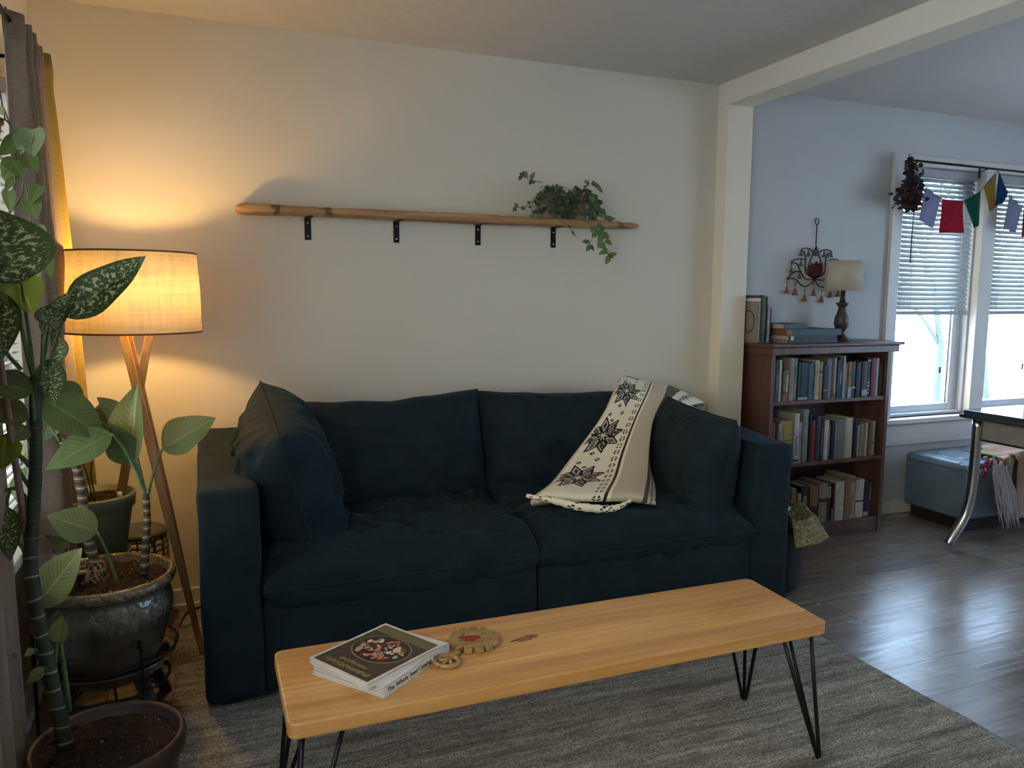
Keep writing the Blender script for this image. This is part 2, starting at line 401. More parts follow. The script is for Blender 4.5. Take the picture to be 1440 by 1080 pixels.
# dining window (double sash with wide mullion)
MX0, MX1 = 4.555, 4.675
b = nb()
box(b, WX0-.078, WX0, -.018, 0, WZ0, WZ1); box(b, WX1, WX1+.085, -.018, 0, WZ0, WZ1); box(b, WX0-.078, WX1+.085, -.020, 0, WZ1, WZ1+.06)
box(b, WX0-.085, WX1+.085, -.014, 0, WZ0-.17, WZ0-.03)
box(b, WX0-.09, WX0-.078, -.026, 0, WZ0, WZ1+.066)
o = struct('trim_1', b, M['trim']); bevm(o, .003)
b = nb(); box(b, WX0-.10, WX1+.1, -.055, .10, WZ0-.03, WZ0); o = struct('trim_2', b, M['trim']); bevm(o, .005)
b = nb(); box(b, MX0, MX1, -.018, .13, WZ0, WZ1); o = struct('trim_3', b, M['trim']); bevm(o, .004)
def sash(name, x0, x1, z0, z1, side):
    fr = nb(); w = .045; y0, y1 = .07, .12
    # outer jamb frame, then the sash
    box(fr, x0, x0+.018, .03, .14, z0, z1); box(fr, x1-.018, x1, .03, .14, z0, z1); box(fr, x0+.018, x1-.018, .032, .138, z0, z0+.018); box(fr, x0+.018, x1-.018, .032, .138, z1-.018, z1)
    wr = .075 if side else .05
    box(fr, x0+.018, x0+.018+.03, y0, y1, z0+.018, z1-.018); box(fr, x1-.018-wr, x1-.018, y0, y1, z0+.018, z1-.018)
    box(fr, x1-.018-wr-.012, x1-.018-wr, y0+.014, y1-.01, z0+.02, z1-.02)
    box(fr, x0+.048, x1-.018-wr, y0+.003, y1-.003, z0+.018, z0+.062); box(fr, x0+.048, x1-.018-wr, y0+.003, y1-.003, z1-.06, z1-.018)
    f = struct(name, fr, M['winframe']); bevm(f, .003)
    g = nb(); box(g, x0+.04, x1-.018-wr, .094, .098, z0+.07, z1-.05); obj('pane', g, M['glass'], f)
    k = nb(); box(k, x1-.16-.03*side, x1-.15-.03*side, .06, .07, z0+.26, z0+.30, .002); obj('latch', k, M['black'], f)
sash('window_1', WX0, MX0, WZ0, WZ1, 1); sash('window_2', MX1, WX1, WZ0, WZ1, 1)
# living room window on the left wall
fr = nb(); z0, z1 = LZ0, LZ1
for a_, c_ in ((LY0, LY0+.05), (LY1-.05, LY1), ((LY0+LY1)/2-.04, (LY0+LY1)/2+.04)): box(fr, XL-.12, XL-.05, a_, c_, z0, z1)
box(fr, XL-.12, XL-.05, LY0, LY1, z0, z0+.05); box(fr, XL-.12, XL-.05, LY0, LY1, z1-.05, z1)
f = struct('window_3', fr, M['winframe']); bevm(f, .003)
g = nb(); box(g, XL-.09, XL-.086, LY0+.03, LY1-.03, z0+.03, z1-.03); obj('pane', g, M['glass'], f)
b = nb(); box(b, XL, XL+.016, LY1, LY1+.08, z0-.05, z1+.08); box(b, XL, XL+.016, LY0-.08, LY0, z0-.05, z1+.08); box(b, XL, XL+.016, LY0-.08, LY1+.08, z1, z1+.08)
box(b, XL-.05, XL+.05, LY0-.09, LY1+.09, z0-.03, z0); box(b, XL, XL+.014, LY0-.08, LY1+.08, z0-.12, z0-.03)
o = struct('trim_4', b, M['trim']); bevm(o, .004)
fr = nb()
for a_, c_ in ((L2Y0, L2Y0+.05), (L2Y1-.05, L2Y1), ((L2Y0+L2Y1)/2-.03, (L2Y0+L2Y1)/2+.03)): box(fr, XL-.12, XL-.05, a_, c_, L2Z0, L2Z1)
box(fr, XL-.12, XL-.05, L2Y0, L2Y1, L2Z0, L2Z0+.05); box(fr, XL-.12, XL-.05, L2Y0, L2Y1, L2Z1-.05, L2Z1)
f = struct('fill_window', fr, M['winframe'])  # unseen window, added for daylight fill from the left
g = nb(); box(g, XL-.09, XL-.086, L2Y0+.03, L2Y1-.03, L2Z0+.03, L2Z1-.03); obj('pane', g, M['glass'], f)
fr = nb(); box(fr, XR+.03, XR+.1, RY0, RY0+.05, RZ0, RZ1); box(fr, XR+.03, XR+.1, RY1-.05, RY1, RZ0, RZ1); box(fr, XR+.03, XR+.1, RY0, RY1, RZ0, RZ0+.05); box(fr, XR+.03, XR+.1, RY0, RY1, RZ1-.05, RZ1)
f = struct('window_4', fr, M['winframe'])
g = nb(); box(g, XR+.06, XR+.064, RY0+.03, RY1-.03, RZ0+.03, RZ1-.03); obj('pane', g, M['glass'], f)

# mini blinds
def blind(label, axis, a0, a1, pos, ztop, zbot, wand=None, ang=.92, sp=.0285, w=.035, into=1):
    t = thing('window_blind', label, 'blind', (a0, pos, ztop) if axis == 'x' else (pos, a0, ztop), 'white slatted blinds')
    def bx(bm, p0, p1, q0, q1, z0, z1):
        if axis == 'x': box(bm, p0, p1, pos+q0, pos+q1, z0, z1)
        else: box(bm, pos-q1, pos-q0, p0, p1, z0, z1)
    h = nb(); bx(h, a0, a1, -.022, .022, ztop-.045, ztop); obj('head_rail', h, plain('blind_rail', (.36, .37, .40), .5), t)
    s = nb(); z = ztop-.06; c, d = math.cos(ang)*w/2, math.sin(ang)*w/2
    while z > zbot+.03:
        q = []
        for k in range(4):
            u = -1+2*k/3; arch = .003*(1-u*u)
            q.append((u*c, z + u*d*into + arch))
        for e in (0, 1):
            pass
        rows = []
        for (yy, zz) in q:
            rows.append([s.verts.new((p, pos+yy, zz) if axis == 'x' else (pos-yy, p, zz)) for p in (a0+.004, a1-.004)])
        for r0, r1 in zip(rows, rows[1:]): s.faces.new((r0[0], r0[1], r1[1], r1[0])).smooth = True
        z -= sp
    so = obj('slats', s, M['blind'], t); solid(so, .0008)
    r = nb(); bx(r, a0, a1, -.014, .014, zbot, zbot+.024); obj('bottom_rail', r, plain('blind_rail', (.36, .37, .40), .5), t)
    cd = nb(); n = 3 if a1-a0 < 1 else 4
    for k in range(n):
        p = a0+.1+(a1-a0-.2)*k/(n-1); tube(cd, [(p, pos-.015, zbot+.02), (p, pos-.015, ztop-.04)] if axis == 'x' else [(pos+.015, p, zbot+.02), (pos+.015, p, ztop-.04)], .0011, 5)
    obj('ladder_cord', cd, M['trim'], t)
    if wand:
        wn = nb(); tube(wn, [(wand, pos-.03, ztop-.05), (wand-.005, pos-.032, ztop-.56)], .004, 6); obj('wand', wn, plain('wand_plastic', (.12, .14, .16), .3), t)
    return t
blind('white blind over the dining window sash nearest the bookcase', 'x', WX0+.045, MX0-.03, .035, WZ1-.01, 1.235, wand=WX0+.11)
blind('white blind over the dining window sash at the right photo edge', 'x', MX1+.01, WX1-.03, .035, WZ1-.01, 1.235)
blind('white blind in the living room window behind the plants', 'y', LY0+.06, LY1-.02, XL-.025, LZ1-.01, LZ0+.06, into=-1, ang=.12)

# ------------------------------------------------------------------ outside
b = nb(); bmesh.ops.create_grid(b, x_segments=2, y_segments=2, size=30)
for v in b.verts: v.co.z = -.6; v.co.x += 4; v.co.y += 12
tag(obj('snowy_ground', b, plain('snow', (.8, .82, .85), .8)), kind='structure')
def tree(x, y, seed, label, lean=0):
    rnd = random.Random(seed); bm = nb()
    def br(p, d, l, r, dep):
        pts = [p]
        for k in range(5):
            d = (d + V((rnd.uniform(-.16, .16), rnd.uniform(-.1, .1), rnd.uniform(-.12, .12)))).normalized(); pts.append(pts[-1]+d*l/5)
        tube(bm, pts, [r*(1-.11*k) for k in range(6)], 5)
        if dep:
            for k in range(4):
                q = pts[2+k % 4]; nd = (d + V((rnd.uniform(-1.1, 1.1), rnd.uniform(-.5, .5), rnd.uniform(-.5, .5)))).normalized(); br(q, nd, l*.62, r*.5, dep-1)
    br(V((x, y, -.6)), V((lean, 0, 1)), 3.2, .06, 3)
    o = obj('bare_tree', bm, plain('frosted_bark', (.10, .13, .13), .8)); tag(o, label, 'tree', 'bare trees outside the dining window'); return o
tree(9.2, 4.0, 3, 'bare frosted tree seen through the dining window sash nearest the bookcase', .1)
tree(12.4, 5.6, 11, 'bare frosted tree seen through the dining window sash at the right edge', -.2)

# ------------------------------------------------------------------ rug
RT = .012
b = nb()
RX0, RX1, RY0_, RY1_ = -.145, 2.21, -2.75, -.03
def rugf(u, v):
    x = RX0+(RX1-RX0)*u; y = RY0_+(RY1_-RY0_)*v
    e = .006*math.sin(y*9)+.004*math.sin(y*23)
    if u < .001: x += e
    if u > .999: x += e*.6
    return V((x, y, RT + .0015*noise.noise(V((x*20, y*60, 0)))))
grid(b, rugf, 90, 110)
es = [e for e in b.edges if e.is_boundary]
r = bmesh.ops.extrude_edge_only(b, edges=es)
for v in [g for g in r['geom'] if isinstance(g, bmesh.types.BMVert)]: v.co.z = 0.0005
tag(obj('area_rug', b, M['rug']), 'flat woven grey and beige streaked rug under the sofa and coffee table', 'rug')

# ------------------------------------------------------------------ sofa
def fbm(p, s=1.0): return noise.fractal(p*s, .9, 2.1, 4)
def ridge(p): 
    a = noise.noise(p); return (1-abs(a))**5
def cushion(name, W, H, T, mtx, parent, seed=0, box_=False, wr=.006, pinch=.05, n=56, seam=True, mat=None, flop=0, ridges=.008, rdir=(3, 9)):
    bm = nb(); e = 8 if box_ else 3.6; ex = .38 if box_ else .52; sd = V((seed*3.7, seed*1.3, seed*7.1))
    def surf(sgn):
        def fn(i, j):
            u, v = 2*i-1, 2*j-1
            u = math.copysign(1-(1-abs(u))**1.35, u); v = math.copysign(1-(1-abs(v))**1.35, v)
            th = max(0, (1-abs(u)**e)*(1-abs(v)**e))**ex
            x = W/2*u*(1-pinch*(1-v*v)*abs(u)**3); y = H/2*v*(1-pinch*(1-u*u)*abs(v)**3)
            z = T/2*th
            p = V((x, y, sgn*.3))
            k = min(1, th*1.6)
            z += k*(wr*1.6*fbm(p*3+sd) + ridges*ridge(V((x*rdir[0], y*rdir[1], 0))+sd+V((fbm(p*2+sd)*1.3, 0, 0))) + ridges*.6*ridge(V((x*rdir[1]*.9+y*4, y*rdir[0], 5))+sd))
            # radiating puckers towards the seam
            rim = max(abs(u), abs(v)); a = math.atan2(v, u)
            z += .0035*math.sin(a*34+seed*2+3*noise.noise(V((a*3, seed, 0))))*max(0, rim-.55)*k*2
            if flop: y -= max(0, v)**2*flop*(1.15*math.cos(u*PI/2)-.35+.5*noise.noise(V((u*3.1, seed, 0)))); z += (1-v)*.5*flop*.8*(1-abs(u)**3)*k
            return mtx @ V((x, y, sgn*z))
        return fn
    grid(bm, surf(1), n, n); grid(bm, surf(-1), n, n)
    bmesh.ops.remove_doubles(bm, verts=bm.verts, dist=.0006)
    bmesh.ops.recalc_face_normals(bm, faces=bm.faces)
    if seam:
        pts = []; K = 26
        for (u0, v0, u1, v1) in ((-1, -1, 1, -1), (1, -1, 1, 1), (1, 1, -1, 1), (-1, 1, -1, -1)):
            for k in range(K):
                t = k/K; u = u0+(u1-u0)*t; v = v0+(v1-v0)*t
                fl_ = max(0, v)**2*flop*(1.15*math.cos(u*PI/2)-.35+.5*noise.noise(V((u*3.1, seed, 0)))) if flop else 0
                pts.append(mtx @ V((W/2*u*(1-pinch*(1-v*v)*abs(u)**3), H/2*v*(1-pinch*(1-u*u)*abs(v)**3)-fl_, .002*noise.noise(V((k*.6, u0, v0+seed))))))
        pts.append(pts[0]); tube(bm, pts, .0048, 6, cap=False)
    return obj(name, bm, mat or M['sofa'], parent)
def frame(c, ex, ey, ez):
    ex = V(ex).normalized(); ez = V(ez); ez = (ez-ex*ez.dot(ex)).normalized(); ey = ez.cross(ex)
    mm = Matrix((ex, ey, ez)).transposed().to_4x4(); mm.translation = V(c); return mm

SX0, SX1, SYF, SYB = -.045, 2.275, -.975, -.055
sofa = thing('sofa', 'dark navy velvet two-seat sofa against the wall behind the coffee table', 'sofa', (1.1, -.5, RT))
def softbox(name, x0, x1, y0, y1, z0, z1, bev=.025, warp=.006, seed=0, ztop=None, flare=0):
    bm = nb(); box(bm, x0, x1, y0, y1, z0, z1, bev, 3)
    bmesh.ops.subdivide_edges(bm, edges=[e for e in bm.edges if e.calc_length() > .1], cuts=9, use_grid_fill=True)
    cx, cyy, cz = (x0+x1)/2, (y0+y1)/2, (z0+z1)/2
    for v in bm.verts:
        p = v.co.copy(); q = V((seed, seed*2, seed))
        if ztop and p.z > cz: v.co.z += ztop*(p.y-y0)/(y1-y0)*(p.z-cz)/(z1-cz)
        nrm = V((p.x-cx, p.y-cyy, 0)).normalized()
        v.co += V((fbm(p*3+q), fbm(p*3+q+V((9, 0, 0))), fbm(p*4+q+V((0, 9, 0)))))*warp
        if p.z < z0+.1: v.co += nrm*flare*(z0+.1-p.z)/.1
    bmesh.ops.triangulate(bm, faces=[f for f in bm.faces if len(f.verts) > 4])
    return obj(name, bm, M['sofa'], sofa, smooth='auto')
softbox('arm', SX0, .14, SYF, SYB, .035, .735, .024, .007, 1, ztop=.045)
softbox('arm', 2.085, SX1, SYF, SYB, .035, .735, .024, .007, 2, ztop=.045)
softbox('base', .142, 1.112, SYF+.012, SYB, .045, .345, .014, .004, 3)
softbox('base', 1.118, 2.083, SYF+.012, SYB, .045, .345, .014, .004, 4)
softbox('backrest', .142, 2.083, -.16, SYB, .30, .77, .025, .005, 5)
for x in (.04, 1.115, 2.19):
    for y in (-.90, -.12):
        f = nb(); box(f, x-.035, x+.035, y-.035, y+.035, RT, .06, .004); obj('foot', f, M['darkleg'], sofa)
def Mx(c, ex, ez): return frame(c, ex, None, ez)
# seat cushions: x across, depth, thickness up
cushion('seat_cushion', .975, .84, .185, Mx((.628, -.565, .412), (1, 0, .0), (0, -.055, 1)), sofa, 11, True, .010, .01, 90, ridges=.030, rdir=(2.6, 8))
cushion('seat_cushion', .975, .84, .18, Mx((1.60, -.567, .408), (1, 0, -.01), (.0, -.055, 1)), sofa, 12, True, .010, .01, 90, ridges=.024, rdir=(3, 8))
cushion('back_cushion', .95, .50, .27, Mx((.655, -.305, .668), (1, 0, .010), (0, -1, .30)), sofa, 13, False, .007, .02, 72, ridges=.010, flop=.022)
cushion('back_cushion', .98, .50, .27, Mx((1.60, -.305, .660), (1, 0, -.012), (0, -1, .30)), sofa, 14, False, .010, .02, 72, ridges=.016, flop=.018)

# loose pillows leaning on the arms
pl = thing('throw_pillow', 'dark navy pillow leaning against the sofa arm nearest the floor lamp', 'pillow', (.3, -.56, .46), 'loose navy pillows')
cushion('cover', .66, .56, .29, Mx((.268, -.585, .675), (-.02, 1, .17), (1, .03, .26)), pl, 21, False, .010, .05, 80, ridges=.022, rdir=(4, 9))
pr = thing('throw_pillow', 'dark navy pillow leaning against the sofa arm nearest the bookcase', 'pillow', (1.98, -.62, .46), 'loose navy pillows')
cushion('cover', .62, .50, .24, Mx((1.985, -.65, .605), (-.12, -1, -.03), (-1, .12, .12)), pr, 22, False, .007, .04, 64, ridges=.008)

# ------------------------------------------------------------------ knitted throw
def cr(P, t):
    n = len(P)-1; x = min(max(t, 0), .99999)*n; i = int(x); f = x-i
    a, b_, c, d = P[max(i-1, 0)], P[i], P[i+1], P[min(i+2, n)]
    return .5*((2*b_)+(c-a)*f+(2*a-5*b_+4*c-d)*f*f+(3*b_-a-3*c+d)*f**3)
TL = [V(p) for p in ((1.96, -.045, .80), (1.92, -.10, .925), (1.865, -.21, .945), (1.765, -.34, .915), (1.63, -.45, .80), (1.43, -.56, .655), (1.30, -.66, .592), (1.175, -.77, .575), (1.16, -.78, .545), (1.20, -.75, .53), (1.30, -.72, .528))]
TR = [V(p) for p in ((2.32, -.045, .72), (2.27, -.10, .84), (2.14, -.22, .895), (2.01, -.38, .86), (1.90, -.47, .765), (1.82, -.57, .65), (1.74, -.69, .575), (1.62, -.86, .548), (1.60, -.875, .52), (1.60, -.84, .508), (1.62, -.78, .505))]
T2 = [V(p) for p in ((2.46, -.045, .66), (2.45, -.10, .765), (2.36, -.20, .80), (2.12, -.34, .79), (1.94, -.42, .72), (1.86, -.52, .60), (1.80, -.66, .525), (1.69, -.84, .51), (1.68, -.85, .50), (1.66, -.82, .50), (1.66, -.77, .50))]
NS, NTT = 126, 360
LEN = _cumlen = 1.30; WID = .46
_mid = [(a+c)/2 for a, c in zip(TL, TR)]; _cum = [0]
for _a, _b in zip(_mid, _mid[1:]): _cum.append(_cum[-1]+(_b-_a).length)
def arc(u):
    s = u*_cum[-1]
    for i in range(len(_cum)-1):
        if s <= _cum[i+1] or i == len(_cum)-2: return (i+(s-_cum[i])/max(1e-6, _cum[i+1]-_cum[i]))/(len(_cum)-1)
def thr(u, v):   # u along length 0..1, v across 0..1
    u = arc(u); a, b_, c = cr(TL, u), cr(TR, u), cr(T2, u)
    if v < .74: k = v/.74; p = a.lerp(b_, k)
    else: k = (v-.74)/.26; p = b_.lerp(c, k)
    p = p.copy()
    amp = .5+.5*math.sin(min(1, u*1.2)*PI)
    q = V((v*3.2, u*2.2, 3))
    n1 = noise.noise(q)*.012 + .010*math.sin(v*9+u*3)*amp
    p += V((-.35, -.6, .7))*(n1 + .012*math.sin(PI*min(1, v/.74)))
    if v < .09: p += V((-.0, .0, -.02))*(1-v/.09)
    return p
def starcol(dx, dy, R):
    r = math.hypot(dx, dy)
    if r > R: return None
    a = math.atan2(dy, dx); k = round((a-PI/8)/(PI/4)); ca = k*PI/4+PI/8
    al = r*math.cos(a-ca); ac = r*math.sin(a-ca)
    w = R*.215; L = R
    s = abs(al-L*.52)/(L*.48) + abs(ac)/w
    if s > 1: return None
    if s > .62: return 2
    if s > .52: return 0
    if s < .24: return 2 if k % 2 else 3
    return 3
def throwcol(i, j):
    s = (j+.5)/NS*WID; t = (i+.5)/NTT*LEN; cell = WID/NS
    if s < .014: return 1
    if s < .022: return 0
    if s < .180:   # star band
        for tc in (.125, .385, .645, .905):
            c = starcol(s-.092, t-tc-.08, .105)
            if c is not None: return c
        for tc in (.255, .515, .775):
            for (ds, dt) in ((.035, 0), (-.03, .02), (.0, -.035), (.0, .05)):
                d = abs(s-.092-ds)+abs(t-tc-.08-dt)
                if .004 < d < .0115: return 2
        return 0
    if s < .214:
        ph = (t % .040)/.040; x = (s-.180)/.034
        tri = abs(x-.5)*2
        if ph < .45 and tri < ph/.45*.9 and tri > .14: return 2
        if ph > .55 and tri < (1-ph)/.45*.9 and tri > .14: return 2
        return 0
    if s < .219: return 0
    if s < .231: return 2
    if s < .241: return 0
    if s < .345: return 1
    if s < .385: return 4
    if s < .395: return 0
    if s < .435:
        ph = (t % .03)/.03; x = (s-.395)/.04
        return 2 if abs(x-.5)*2 < abs(ph-.5)*2*.9 and .1 < ph < .9 else 0
    return 0
b = nb(); vs = grid(b, thr, NTT, NS)
b.faces.ensure_lookup_table()
cols = [(.90, .82, .63), (.60, .52, .385), (.022, .017, .015), (.135, .12, .105), (.11, .085, .065)]
for idx, f in enumerate(b.faces): f.material_index = throwcol(idx//NS, idx % NS)
def knit(name, c):
    t = NT(name); t.col(c); w = t.noise(t.coord(), 300, 2, .6); t.bump(w, .6, .003); return t.set(.95, spec=.1, Sheen__Weight=.15)
th = obj('knitted_throw', b, [knit('knit_'+n, c) for n, c in zip(('cream', 'tan', 'black', 'grey', 'brown'), cols)])
tag(th, 'cream and tan knitted throw with dark snowflake stars draped over the sofa', 'blanket')
solid(th, .009, -1)
# bulky folded hem at the seat end of the throw
b = nb()
hp = smooth_path([at(740, 697, -.80), at(775, 703, -.84), at(812, 712, -.88), at(850, 716, -.90), at(872, 712, -.90), at(893, 700, -.86)], 8)
tube(b, hp, [.006+.010*math.sin(PI*min(1, k/len(hp)*1.1))+.002*math.sin(k*2.1) for k in range(len(hp))], 14)
b.faces.ensure_lookup_table()
for k, f in enumerate(b.faces):
    rg, sg = k//14, k % 14
    f.material_index = 1 if sg in (2, 3, 4, 5, 6) and rg < 30 else (2 if noise.noise(V((rg*.9, sg*.9, 0))) > .22 else 0)
hem = obj('folded_hem', b, [bpy.data.materials['knit_cream'], bpy.data.materials['knit_tan'], bpy.data.materials['knit_black']], th)

# ------------------------------------------------------------------ coffee table
TZ = .43
tb = thing('coffee_table', 'long narrow wooden coffee table on black hairpin legs', 'table', (.87, -1.68, RT))
b = nb(); pts = []
corners = [(.132, -1.868, PI, 1.5*PI), (1.612, -1.872, 1.5*PI, 2*PI), (1.622, -1.512, 0, .5*PI), (.132, -1.497, .5*PI, PI)]
rc = .022
for (cx, cyy, a0, a1) in corners:
    ox = rc if cx < 1 else -rc; oy = rc if cyy < -1.7 else -rc
    for k in range(6):
        a = a0+(a1-a0)*k/5; pts.append((cx+ox+rc*math.cos(a), cyy+oy+rc*math.sin(a)))
prism(b, pts, TZ-.036, TZ)
o = obj('tabletop', b, M['tabletop'], tb); bevm(o, .004, 3)
# knot with inclusion in the tabletop
kp = V((.775, -1.66, TZ))
def blob(cx, cy, rx, ry, rot, seed, n=22, jag=.35):
    return [(cx+math.cos(rot)*rx*math.cos(a)*k-math.sin(rot)*ry*math.sin(a)*k, cy+math.sin(rot)*rx*math.cos(a)*k+math.cos(rot)*ry*math.sin(a)*k) for a, k in ((2*PI*i/n, 1+jag*noise.noise(V((i*1.7, seed, 0)))) for i in range(n))]
b = nb()
prism(b, blob(kp.x, kp.y, .035, .012, .3, 1), TZ, TZ+.0004, 0); prism(b, blob(kp.x-.035, kp.y-.002, .022, .0035, .25, 2), TZ, TZ+.0006, 1); prism(b, blob(kp.x+.012, kp.y+.004, .017, .0035, -.5, 3), TZ, TZ+.0006, 1); prism(b, blob(kp.x+.005, kp.y-.006, .007, .003, .9, 4), TZ, TZ+.0006, 1)
obj('knot', b, [plain('knot_wood', (.40, .17, .06), .35, var=.3), plain('knot_dark', (.07, .03, .02), .4)], tb)
def hairpin(cx, cy, sx, sy):
    # cx,cy: corner of the mounting plate nearest the table corner; sx,sy point inward
    b = nb(); box(b, min(cx, cx+sx*.11), max(cx, cx+sx*.11), min(cy, cy+sy*.11), max(cy, cy+sy*.11), TZ-.040, TZ-.036)
    obj('mounting_plate', b, M['black'], tb)
    b = nb(); zt = TZ-.040
    foot = V((cx-sx*.018, cy-sy*.012, RT+.006))
    tops = [V((cx+sx*.012, cy+sy*.012, zt)), V((cx+sx*.105, cy+sy*.022, zt)), V((cx+sx*.022, cy+sy*.105, zt))]
    for k, tp in enumerate(tops):
        e = foot + V((sx*(.010 if k == 1 else 0), sy*(.012 if k == 2 else 0), 0))
        tube(b, [tp, tp.lerp(e, .5), e+V((0, 0, .012)), e.lerp(foot, .5)+V((0, 0, -.001))], .0058, 8)
    obj('hairpin_leg', b, M['black'], tb)
hairpin(.152, -1.85, 1, 1); hairpin(1.592, -1.853, -1, 1); hairpin(1.600, -1.532, -1, -1); hairpin(.152, -1.515, 1, -1)

# books on the coffee table
paper = plain('paper_white', (.72, .70, .66), .7); pagem = None
t_ = NT('page_edges'); n_ = t_.noise(t_.coord((1, 1, 700)), 1, 2); t_.col(t_.ramp(n_, [(.35, (.30, .31, .33)), (.6, (.62, .62, .60))])); M['pages'] = t_.set(.8)
BK1 = thing('catalog_book', 'thick white seed catalog lying beneath the dark-covered book on the table', 'book', (.38, -1.64, TZ), 'books on the coffee table')
p0, p1, p2 = V((.347, -1.828, TZ)), V((.553, -1.665, TZ)), V((.232, -1.612, TZ))
ex = (p1-p0).normalized(); ey = V((-ex.y, ex.x, 0)); L1 = (p1-p0).length; W1 = .222
F1 = Matrix((ex, ey, V((0, 0, 1)))).transposed().to_4x4(); F1.translation = p0
H1 = .024
b = nb(); box(b, .002, L1-.003, .004, W1-.003, .001, H1-.001, mtx=F1); obj('page_block', b, M['pages'], BK1)
b = nb(); box(b, 0, L1, 0, W1, H1-.001, H1, mtx=F1); box(b, 0, L1, 0, .0012, 0, H1, mtx=F1); box(b, 0, L1, 0, W1, 0, .0012, mtx=F1); obj('cover', b, paper, BK1)
ink = plain('ink_black', (.02, .02, .02), .6); green_ink = plain('ink_green', (.04, .13, .06), .6)
sp_ = Matrix.Translation(F1 @ V((.012, -.0004, H1/2))) @ Matrix((ex, V((0, 0, 1)), -ey)).transposed().to_4x4()
text('spine_title', 'The Whole Seed Catalog', .0168, sp_, ink, BK1)
sp2 = Matrix.Translation(F1 @ V((L1-.072, -.0004, H1/2))) @ Matrix((ex, V((0, 0, 1)), -ey)).transposed().to_4x4()
text('spine_year', '2024', .012, sp2, ink, BK1)
b = nb()
for q in ((.055, .035, .010, .004, .2), (.068, .030, .006, .008, .5), (.083, .034, .009, .004, 1.0), (.098, .032, .005, .009, .1), (.112, .036, .008, .003, .8)): prism(b, blob(*q, q[0]*50, 12), H1, H1+.0005, 0, F1)
prism(b, [(.125, .018), (.165, .022), (.150, .040), (.132, .034)], H1, H1+.0005, 0, F1)
prism(b, blob(.03, .19, .006, .004, 0, 2, 10), H1, H1+.0005, 1, F1); prism(b, blob(.02, .165, .007, .004, 1, 5, 10), H1, H1+.0005, 1, F1)
obj('cover_print', b, [ink, green_ink], BK1)

BK2 = thing('cookbook', 'dark brown covered book with oval picture, on top of the white catalog', 'book', (.38, -1.66, TZ+H1), 'books on the coffee table')
zt = TZ+H1
q0 = V((.311, -1.822, zt)); q1 = V((.534, -1.690, zt))
ex2 = (q1-q0).normalized(); ey2 = V((-ex2.y, ex2.x, 0)); L2 = .252; W2 = .210
F2 = Matrix((ex2, ey2, V((0, 0, 1)))).transposed().to_4x4(); F2.translation = q0
H2 = .012
b = nb(); box(b, .002, L2-.003, .004, W2-.003, .001, H2-.001, mtx=F2); obj('page_block', b, M['pages'], BK2)
b = nb(); box(b, 0, L2, 0, W2, H2-.0012, H2, mtx=F2); box(b, 0, L2, 0, .0014, 0, H2, mtx=F2); box(b, 0, L2, 0, W2, 0, .0014, mtx=F2); obj('cover', b, plain('cover_cream', (.66, .62, .54), .35), BK2)
t_ = NT('cover_art_brown'); n_ = t_.noise(t_.coord(), 38, 5, .6, 1.5); t_.col(t_.ramp(n_, [(.4, (.045, .034, .022)), (.58, (.062, .048, .030)), (.62, (.095, .073, .045))])); cbrown = t_.set(.4)
gold = plain('cover_gold', (.30, .215, .085), .45); olive = plain('cover_olive', (.16, .13, .06), .45)
def R_(bm, x0, x1, y0, y1, h, mi=0): prism(bm, [(x0, y0), (x1, y0), (x1, y1), (x0, y1)], H2, H2+h, mi, F2)
def rr(a, b_, n=40, cx=0, cy=0): return [(cx+a*math.cos(2*PI*k/n), cy+b_*math.sin(2*PI*k/n)) for k in range(n)]
b = nb(); R_(b, .008, L2-.008, .010, W2-.008, .0003); obj('cover_panel', b, cbrown, BK2)
b = nb(); R_(b, L2-.045, L2-.012, .014, W2-.012, .0006); obj('cover_band', b, olive, BK2)
ocx, ocy, oa, ob = .140, .106, .064, .080
b = nb(); prism(b, rr(oa+.003, ob+.003, 48, ocx, ocy), H2, H2+.0006, 0, F2); obj('oval_border', b, gold, BK2)
b = nb(); prism(b, rr(oa, ob, 48, ocx, ocy), H2, H2+.0009, 0, F2); obj('oval_picture', b, plain('oval_dark', (.035, .022, .016), .4), BK2)
itm = [((.60, .56, .50), 0), ((.55, .20, .08), 1), ((.62, .48, .20), 2), ((.42, .30, .26), 3), ((.20, .035, .02), 4), ((.10, .11, .03), 5), ((.35, .35, .40), 6)]
imats = [plain('picture_tone_%s' % 'abcdefg'[k], c, .45) for c, k in itm]
b = nb(); rnd = random.Random(5)
for k in range(70):
    a = rnd.uniform(0, 2*PI); r_ = math.sqrt(rnd.uniform(0, 1))*.86
    x, y = ocx+r_*oa*math.cos(a), ocy+r_*ob*math.sin(a)
    prism(b, blob(x, y, rnd.uniform(.003, .011), rnd.uniform(.002, .006), rnd.uniform(0, 3), k, 9, .6), H2, H2+.0010+k*.000004, rnd.choice([0, 1, 1, 2, 3, 3, 4, 4, 5, 6]), F2)
for (x, y, a_, c_, mi) in ((ocx-.035, ocy+.045, .015, .008, 3), (ocx+.02, ocy-.035, .014, .009, 2), (ocx-.005, ocy+.005, .016, .006, 1), (ocx+.03, ocy+.03, .010, .005, 0), (ocx-.03, ocy-.03, .016, .006, 1), (ocx+.012, ocy+.055, .009, .006, 0), (ocx-.01, ocy-.06, .010, .006, 6)):
    prism(b, blob(x, y, a_, c_, .4, x*100, 12, .4), H2, H2+.0014, mi, F2)
obj('picture_items', b, imats, BK2)
b = nb(); rnd = random.Random(8)
